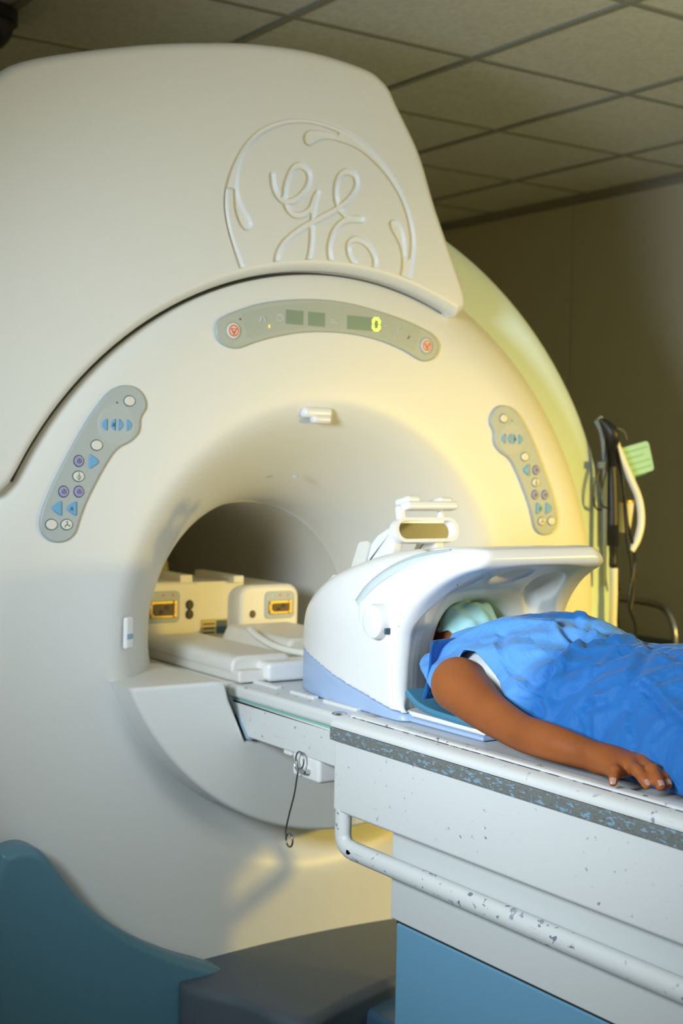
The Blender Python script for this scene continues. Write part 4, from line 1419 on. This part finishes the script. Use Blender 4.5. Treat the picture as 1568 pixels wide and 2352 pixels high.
for s in (-1, 1):
    tube('mask_strap', [(s * .058, -.485, 1.12), (s * .072, -.47, 1.105), (s * .083, -.452, 1.085), (s * .080, -.45, 1.06)], .0016, 'mask', mk, 6, 5)
    tube('mask_strap', [(s * .056, -.558, 1.105), (s * .070, -.52, 1.085), (s * .081, -.475, 1.06), (s * .080, -.45, 1.055)], .0016, 'mask', mk, 6, 5)


# ---- gown
def gsec(y):
    zt = np.interp(-y, [.55, .60, .64, .68, .72, .77, .82, .88, .94, 1.0, 1.07, 1.2, 1.35, 1.6, 1.9, 2.15], [1.124, 1.134, 1.145, 1.157, 1.168, 1.176, 1.172, 1.152, 1.140, 1.142, 1.149, 1.160, 1.158, 1.13, 1.105, 1.16])
    wd_ = np.interp(-y, [.55, .60, .66, .70, .74, .80, .9, 1.0, 1.15, 1.3, 1.6, 2.15], [.16, .19, .205, .20, .185, .175, .176, .18, .195, .20, .19, .18])
    return zt, wd_


def gpt(t, y, off=0.0):
    zt, wd_ = gsec(y)
    zb_ = .974
    c = np.cos(pi * t)
    s = np.sin(pi * t)
    x = -(wd_ + off) * np.sign(c) * np.abs(c) ** .85
    z = zb_ + (zt + off - zb_) * np.abs(s) ** .80
    return x, z


CREASE = []


def gown_sheet(name, tn_pts, off, m, parent, ytop0, ytopk, yend, folds, nt=150, nv=230, tmax=1.0, lift=0.0):
    T = np.zeros((nv, nt))
    Yv = np.zeros((nv, nt))
    vs = np.linspace(0, 1, nv) ** 1.25
    for j, v in enumerate(vs):
        tt = np.linspace(0, 1, nt)
        y_mid = ytop0 + v * (yend - ytop0)
        tn = np.interp(-y_mid, [p[0] for p in tn_pts], [p[1] for p in tn_pts])
        tf = 1 - np.interp(-y_mid, [p[0] for p in tn_pts], [p[1] for p in tn_pts])
        t = tn + tt * (min(tf, tmax) - tn)
        yt = ytop0 - ytopk * (2 * np.abs(t - .5)) ** 2
        T[j] = t
        Yv[j] = yt + v * (yend - yt)
    ed_ = np.linspace(0, 1, nt)[None, :]
    offa = off + lift * (np.exp(-(ed_ / .09) ** 2) + np.exp(-((1 - ed_) / .09) ** 2))
    Xg, Zg = gpt(T, Yv, offa)
    P = np.stack([Xg, Yv, Zg], -1)
    e1 = np.gradient(P, axis=0)
    e2 = np.gradient(P, axis=1)
    N = np.cross(e1, e2)
    N /= np.linalg.norm(N, axis=2)[..., None] + 1e-12
    N *= np.where(N[..., 2:3] < -.2, -1, 1)
    if N[nv // 2, nt // 2, 2] < 0:
        N = -N
    if folds:
        d = np.zeros((nv, nt))
        for pts, dep, wid in CREASE:
            pp = cr(pts, 5)
            best = np.full((nv, nt), 1e9)
            side_ = np.zeros((nv, nt))
            for i in range(len(pp) - 1):
                e = pp[i + 1] - pp[i]
                q = np.clip(((P - pp[i]) @ e) / (e @ e), 0, 1)
                r = P - pp[i] - q[..., None] * e
                dd = np.sqrt((r ** 2).sum(-1))
                sg = np.sign(np.einsum('...i,i', np.cross(r, N), e))
                # fade towards the crease's ends
                f = dd
                u_ = f < best
                best = np.where(u_, f, best)
                side_ = np.where(u_, sg, side_)
            d += 1.5 * dep * (-np.exp(-np.abs(best) / (wid * .30)) + .7 * np.exp(-((best - wid * .8) / (wid * .55)) ** 2) * (side_ > 0))
        for kx, ky, ph, am in ((9, 14, .3, .0045), (17, 9, 1.2, .004), (26, 31, 2.2, .0022), (41, 23, .7, .0014)):
            w1 = np.sin(kx * P[..., 0] * 2 + ky * P[..., 1] + ph + 2.0 * np.sin(7 * P[..., 1] + 5 * P[..., 0] + ph))
            d += am * (1 - np.abs(w1)) * 2 - am
        edge = np.clip((P[..., 2] - .976) / .02, 0, 1)
        P = P + N * (d * edge)[..., None]
        P[..., 2] = np.maximum(P[..., 2], .976)
    idx = np.arange(nv * nt).reshape(nv, nt)
    Q = np.stack([idx[:-1, :-1], idx[:-1, 1:], idx[1:, 1:], idx[1:, :-1]], -1).reshape(-1, 4)
    o = add(name, P.reshape(-1, 3), Q, m, parent, 180)
    sld = o.modifiers.new('t', 'SOLIDIFY')
    sld.thickness = .0014
    return o


# creases pressed into the cloth: (line, depth, width)
CREASE = [
    ([(-0.124, -0.747, 1.147), (-0.146, -0.779, 1.125), (-0.159, -0.814, 1.098), (-0.165, -0.855, 1.081), (-0.167, -0.887, 1.071)], -0.006, 0.016),
    ([(-0.143, -0.835, 1.12), (-0.125, -0.87, 1.128)], 0.004, 0.006),
    ([(0.004, -0.929, 1.15), (-0.045, -0.917, 1.15), (-0.089, -0.908, 1.141), (-0.113, -0.906, 1.13), (-0.143, -0.92, 1.104), (-0.167, -0.926, 1.069), (-0.174, -0.933, 1.053), (-0.18, -0.948, 1.037)], 0.013, 0.02),
    ([(-0.113, -0.906, 1.13), (-0.088, -0.929, 1.137), (-0.053, -0.936, 1.145)], 0.006, 0.012),
    ([(-0.167, -0.887, 1.071), (-0.157, -0.908, 1.088), (-0.136, -0.918, 1.11)], 0.005, 0.012),
    ([(-0.058, -0.828, 1.172), (-0.073, -0.863, 1.157), (-0.08, -0.898, 1.146), (-0.08, -0.92, 1.142)], -0.008, 0.016),
    ([(0.007, -0.821, 1.18), (-0.017, -0.863, 1.165), (-0.039, -0.901, 1.154)], 0.006, 0.012),
    ([(-0.169, -0.821, 1.077), (-0.168, -0.866, 1.072), (-0.171, -0.909, 1.06), (-0.177, -0.938, 1.046)], 0.004, 0.012),
    ([(-0.078, -1.067, 1.148), (-0.136, -1.091, 1.123), (-0.165, -1.083, 1.092), (-0.171, -1.05, 1.077)], -0.007, 0.018),
    ([(-0.171, -1.05, 1.077), (-0.187, -1.066, 1.043), (-0.193, -1.077, 1.017)], 0.006, 0.012),
    ([(-0.161, -1.152, 1.109), (-0.174, -1.185, 1.095), (-0.184, -1.221, 1.081), (-0.19, -1.254, 1.07)], 0.01, 0.018),
    ([(-0.165, -1.112, 1.097), (-0.158, -1.141, 1.11), (-0.147, -1.158, 1.122)], 0.005, 0.012),
    ([(-0.164, -0.981, 1.077), (-0.154, -1.011, 1.095), (-0.111, -1.017, 1.129), (-0.071, -1.015, 1.144)], 0.006, 0.018),
    ([(-0.18, -1.02, 1.049), (-0.187, -1.033, 1.03), (-0.191, -1.048, 1.015)], -0.004, 0.01),
    ([(-0.185, -1.133, 1.068), (-0.196, -1.153, 1.044), (-0.201, -1.172, 1.024)], -0.005, 0.014),
    ([(-0.197, -1.217, 1.048), (-0.19, -1.236, 1.071), (-0.182, -1.253, 1.087)], -0.006, 0.014),
    ([(0.045, -0.92, 1.149), (-0.076, -1.089, 1.15), (-0.104, -1.171, 1.149)], -0.006, 0.016),
    ([(-0.175, -0.852, 1.052), (-0.174, -0.885, 1.053), (-0.171, -0.915, 1.061)], -0.004, 0.01),
]
#ENDCREASES
TN_G = [(.55, .20), (.60, .13), (.64, .06), (.668, .05), (.684, .14), (.70, .205), (.73, .195), (.76, .160), (.81, .10), (.86, .055), (.92, .01), (.95, .0), (2.2, 0)]
TN_S = [(.55, .20), (.62, .16), (.66, .08), (.69, .12), (.71, .15), (.735, .145), (.765, .11), (.81, .055), (.86, .015), (.92, .0), (2.2, 0)]
gown = gown_sheet('gown', TN_G, .011, 'gown', per, -.575, .075, -1.98, True, lift=.010)
gy_ = np.zeros(len(gown.data.vertices) * 3)
gown.data.vertices.foreach_get('co', gy_)
gy_ = gy_.reshape(-1, 3) + ORG[per.name]
over = np.clip((gy_[:, 1] + .915 + .25 * (gy_[:, 0] + .12) * (gy_[:, 0] > -.12)) / .05, 0, 1) * np.clip((1.178 - .0 - gy_[:, 2]) / .002, 0, 1)
at = gown.data.attributes.new('over_shirt', 'FLOAT', 'POINT')
at.data.foreach_set('value', over.astype(np.float32))
gown['label'] = 'creased bright blue disposable gown'
trousers = gown_sheet('trousers', [(.5, 0), (2.2, 0)], -.012, 'trousers', per, -.95, .0, -1.97, False, 60, 80)
shirt = gown_sheet('white_shirt', TN_S, -.011, 'shirt', per, -.60, .06, -.93, False, 120, 90, lift=.024)
# back of the gown behind the shoulder
V, Fc = [], []
for i in range(12):
    u = i / 11
    for j in range(10):
        v = j / 9
        x = -.212 + .115 * u
        z = 1.02 + (1.128 - 1.02) * v
        y = -.648 + .035 * u - .006 * sin(4 * v + 3 * u) - .012 * v * v
        V.append((x + .012 * v * (1 - u), y, z))
for i in range(11):
    for j in range(9):
        Fc.append((i * 10 + j, i * 10 + j + 1, (i + 1) * 10 + j + 1, (i + 1) * 10 + j))
gb = add('gown_back', V, Fc, 'gown', per, 180)
gb.modifiers.new('t', 'SOLIDIFY').thickness = .0014

# ================================================================== things at the right of the scanner
cab = 'dark cables hung on the side of the scanner'
hk = thing('cable_strap', 'slate strap holding the cable bundle at the scanner side', 'strap', (.985, .12, 1.10))
V, Fc = tube_geo(cr([(.945, .108, 1.585), (.962, .100, 1.545), (.972, .096, 1.45), (.976, .096, 1.30), (.980, .096, 1.13)], 6), .0085, 10, .5, (0, 1, 0))
add('strap', V, Fc, 'strap_slate', hk, 60)
rbox('strap_buckle', (.955, .092, 1.462), (.022, .012, .02), 'strap_slate', hk, .003)
probe = thing('corrugated_probe', 'black ribbed cable grip hanging beside the green card', 'probe', (1.01, .08, 1.2))
pts = np.array([(.998, .106, 1.515), (1.003, .104, 1.46), (1.010, .103, 1.38), (1.014, .102, 1.30), (1.017, .102, 1.24)])
P = cr(pts, 26)
V, Fc = tube_geo(P, [.0165 + .0016 * (i % 2) for i in range(len(P))], 14)
add('ribbed_grip', V, Fc, 'black', probe, 60)
tube('grip_tail', [(1.017, .102, 1.245), (1.018, .102, 1.215), (1.019, .102, 1.185), (1.0205, .102, 1.18)], [.013, .011, .012, .006], 'black_gloss', probe, 12, 4)
tube('grip_top', [(.999, .106, 1.51), (.985, .082, 1.545), (.968, .096, 1.575), (.955, .105, 1.588)], [.018, .020, .014, .006], 'black', probe, 12, 5)
tube('grip_fork', [(1.019, .102, 1.19), (1.030, .102, 1.16), (1.043, .102, 1.115)], [.011, .010, .009], 'black', probe, 10, 4, flat=.5)
tube('thin_cable', [(.957, .105, 1.575), (.968, .100, 1.50), (.950, .100, 1.44), (.937, .102, 1.385), (.945, .102, 1.348), (.968, .102, 1.340), (.985, .102, 1.365), (.985, .10, 1.43)], .0028, 'black_gloss', None, 8, 8,
     label='thin black cable coiled in a narrow loop left of the ribbed grip', cat='cable', group=cab)
tube('thin_cable', [(.968, .105, 1.56), (.968, .085, 1.47), (.952, .082, 1.40), (.950, .082, 1.355), (.968, .082, 1.345)], .0028, 'black_gloss', None, 8, 8,
     label='inner black cable strand of the narrow loop at the scanner side', cat='cable', group=cab)
tube('hanging_cable', [(.965, .10, 1.58), (1.0, .09, 1.53), (1.03, .092, 1.45), (1.045, .092, 1.38), (1.062, .092, 1.30), (1.085, .092, 1.24), (1.094, .092, 1.19), (1.08, .092, 1.13), (1.075, .092, 1.07), (1.10, .092, 1.02), (1.105, .092, .97), (1.09, .092, .925), (1.06, .092, .95), (1.035, .092, 1.03), (1.03, .092, 1.10)], .0040, 'black_gloss', None, 8, 8,
     label='longest black cable looping lowest beside the scanner', cat='cable', group=cab)
tube('hanging_cable', [(1.02, .095, 1.49), (1.045, .095, 1.40), (1.055, .095, 1.32), (1.066, .095, 1.25), (1.085, .095, 1.18), (1.092, .095, 1.11), (1.083, .095, 1.06)], .0055, 'black', None, 8, 8,
     label='thicker black cable hanging straight right of the ribbed grip', cat='cable', group=cab)
tube('white_hose', [(.962, .115, 1.59), (1.0, .10, 1.545), (1.03, .095, 1.49), (1.065, .092, 1.43), (1.100, .09, 1.37), (1.112, .09, 1.31), (1.100, .09, 1.26), (1.080, .095, 1.225)], .0105, 'cable_white', None, 12, 8,
     label='white hose curving past the green card', cat='hose')
tube('white_hose', [(1.018, .098, 1.178), (1.020, .098, 1.10), (1.020, .098, 1.02), (1.026, .098, .96), (1.040, .098, .88), (1.06, .099, .75), (1.07, .07, .5)], .0115, 'cable_white', None, 12, 8,
     label='white hose hanging down from the black ribbed grip', cat='hose')
gc = thing('green_card', 'pale green lettered card hanging among the cables', 'card', (1.10, .10, 1.43))
pl = [(1.020, 1.505), (1.150, 1.535), (1.178, 1.452), (1.062, 1.425)]
slab('card', rpoly(pl, [.003, .014, .012, .004], 4), .112, .108, 'card_green', gc, .001, 2)
d_ = np.array((.13, .03))
d_ /= np.linalg.norm(d_)
ln = []
for k_, (o0, o1) in enumerate(((.25, .95), (.2, .75), (.22, .9), (.25, .85), (.2, .6))):
    c0 = np.array((1.035, 1.492)) + np.array((.010, -.0165)) * k_
    a_, b_ = c0 + d_ * .12 * o0 * .8, c0 + d_ * .12 * o1
    ln.append(tube_geo(np.array([(a_[0], .1075, a_[1]), (b_[0], .1075, b_[1])]), .0012, 6))
add('card_lines', *merge(*ln), 'card_print', gc, 60)
slab('card_tail', rpoly([(1.075, 1.432), (1.105, 1.436), (1.102, 1.405), (1.085, 1.40)], .004), .113, .109, 'card_green', gc, .001, 2)
tube('cable_tie', [(1.02, .12, 1.55), (1.04, .12, 1.565), (1.065, .12, 1.555), (1.075, .12, 1.535)], .004, 'strap_slate', gc, 8, 6)
cp_ = thing('paper_cup', 'small cream cup tucked behind the white hose', 'cup', (1.075, .13, 1.28))
V, Fc = lathe_geo([(0, 0), (.016, 0), (.027, .09), (.025, .09), (.015, .003)], 24, 0, 0)
add('cup_body', [(1.082 + x, .125 + z, 1.275 + y) for x, y, z in V], Fc, 'cream_box', cp_, 50)
V, Fc = lathe_geo([(.0275, .084), (.029, .087), (.0275, .091)], 24, 0, 0)
add('cup_rim', [(1.082 + x, .125 + z, 1.275 + y) for x, y, z in V], Fc, 'brass', cp_, 50)

# stretcher parked by the wall
sx, sy = 2.02, 1.25
bed = thing('stretcher', 'steel railed stretcher with dark blue mattress parked by the wall', 'stretcher', (sx, sy, 0))
rbox('mattress', (sx, sy + .25, .76), (.46, 1.1, .10), 'mattress', bed, .025, 4)
rbox('bed_frame', (sx, sy + .25, .69), (.48, 1.15, .04), 'steel', bed, .006)
for yy in (-.42,):
    tube('rail', [(2.17, 1.75, .955), (2.14, 1.40, .957), (2.115, 1.10, .957), (2.105, .97, .954), (2.10, .905, .938), (2.10, .872, .90), (2.10, .855, .84), (2.10, .85, .70)], .013, 'steel', bed, 12, 6)
for a_, b_ in ((-.2, -.25), (.2, -.25), (-.2, .75), (.2, .75)):
    tube('leg', [(sx + a_, sy + b_, .68), (sx + a_, sy + b_, .12)], .018, 'steel', bed, 10, 1)
    V, Fc = lathe_geo([(0, -.015), (.05, -.015), (.056, -.006), (.056, .006), (.05, .015), (0, .015)], 20, 0, 0)
    add('wheel', [(sx + a_ + y, sy + b_ + x, .056 + z) for x, y, z in V], Fc, 'black', bed)

# dark dome on the ceiling
V, Fc = [], []
R_ = .075
dm = thing('ceiling_dome', 'black dome fixture on the ceiling left of the scanner hood', 'fixture', (-.56, .80, 2.45))
prf = [(.0, -R_)] + [(R_ * sin(a), -R_ * cos(a)) for a in np.linspace(.2, pi / 2, 8)] + [(.085, .0), (.085, .03), (0, .03)]
for i in range(28):
    a = 2 * pi * i / 28
    for r_, z in prf:
        V.append((-.53 + r_ * cos(a), .84 + r_ * sin(a), 2.561 + z))
K = len(prf)
for i in range(28):
    j = (i + 1) % 28
    for k_ in range(K - 1):
        Fc.append((i * K + k_, i * K + k_ + 1, j * K + k_ + 1, j * K + k_))
add('dome', V, Fc, 'black', dm, 50)
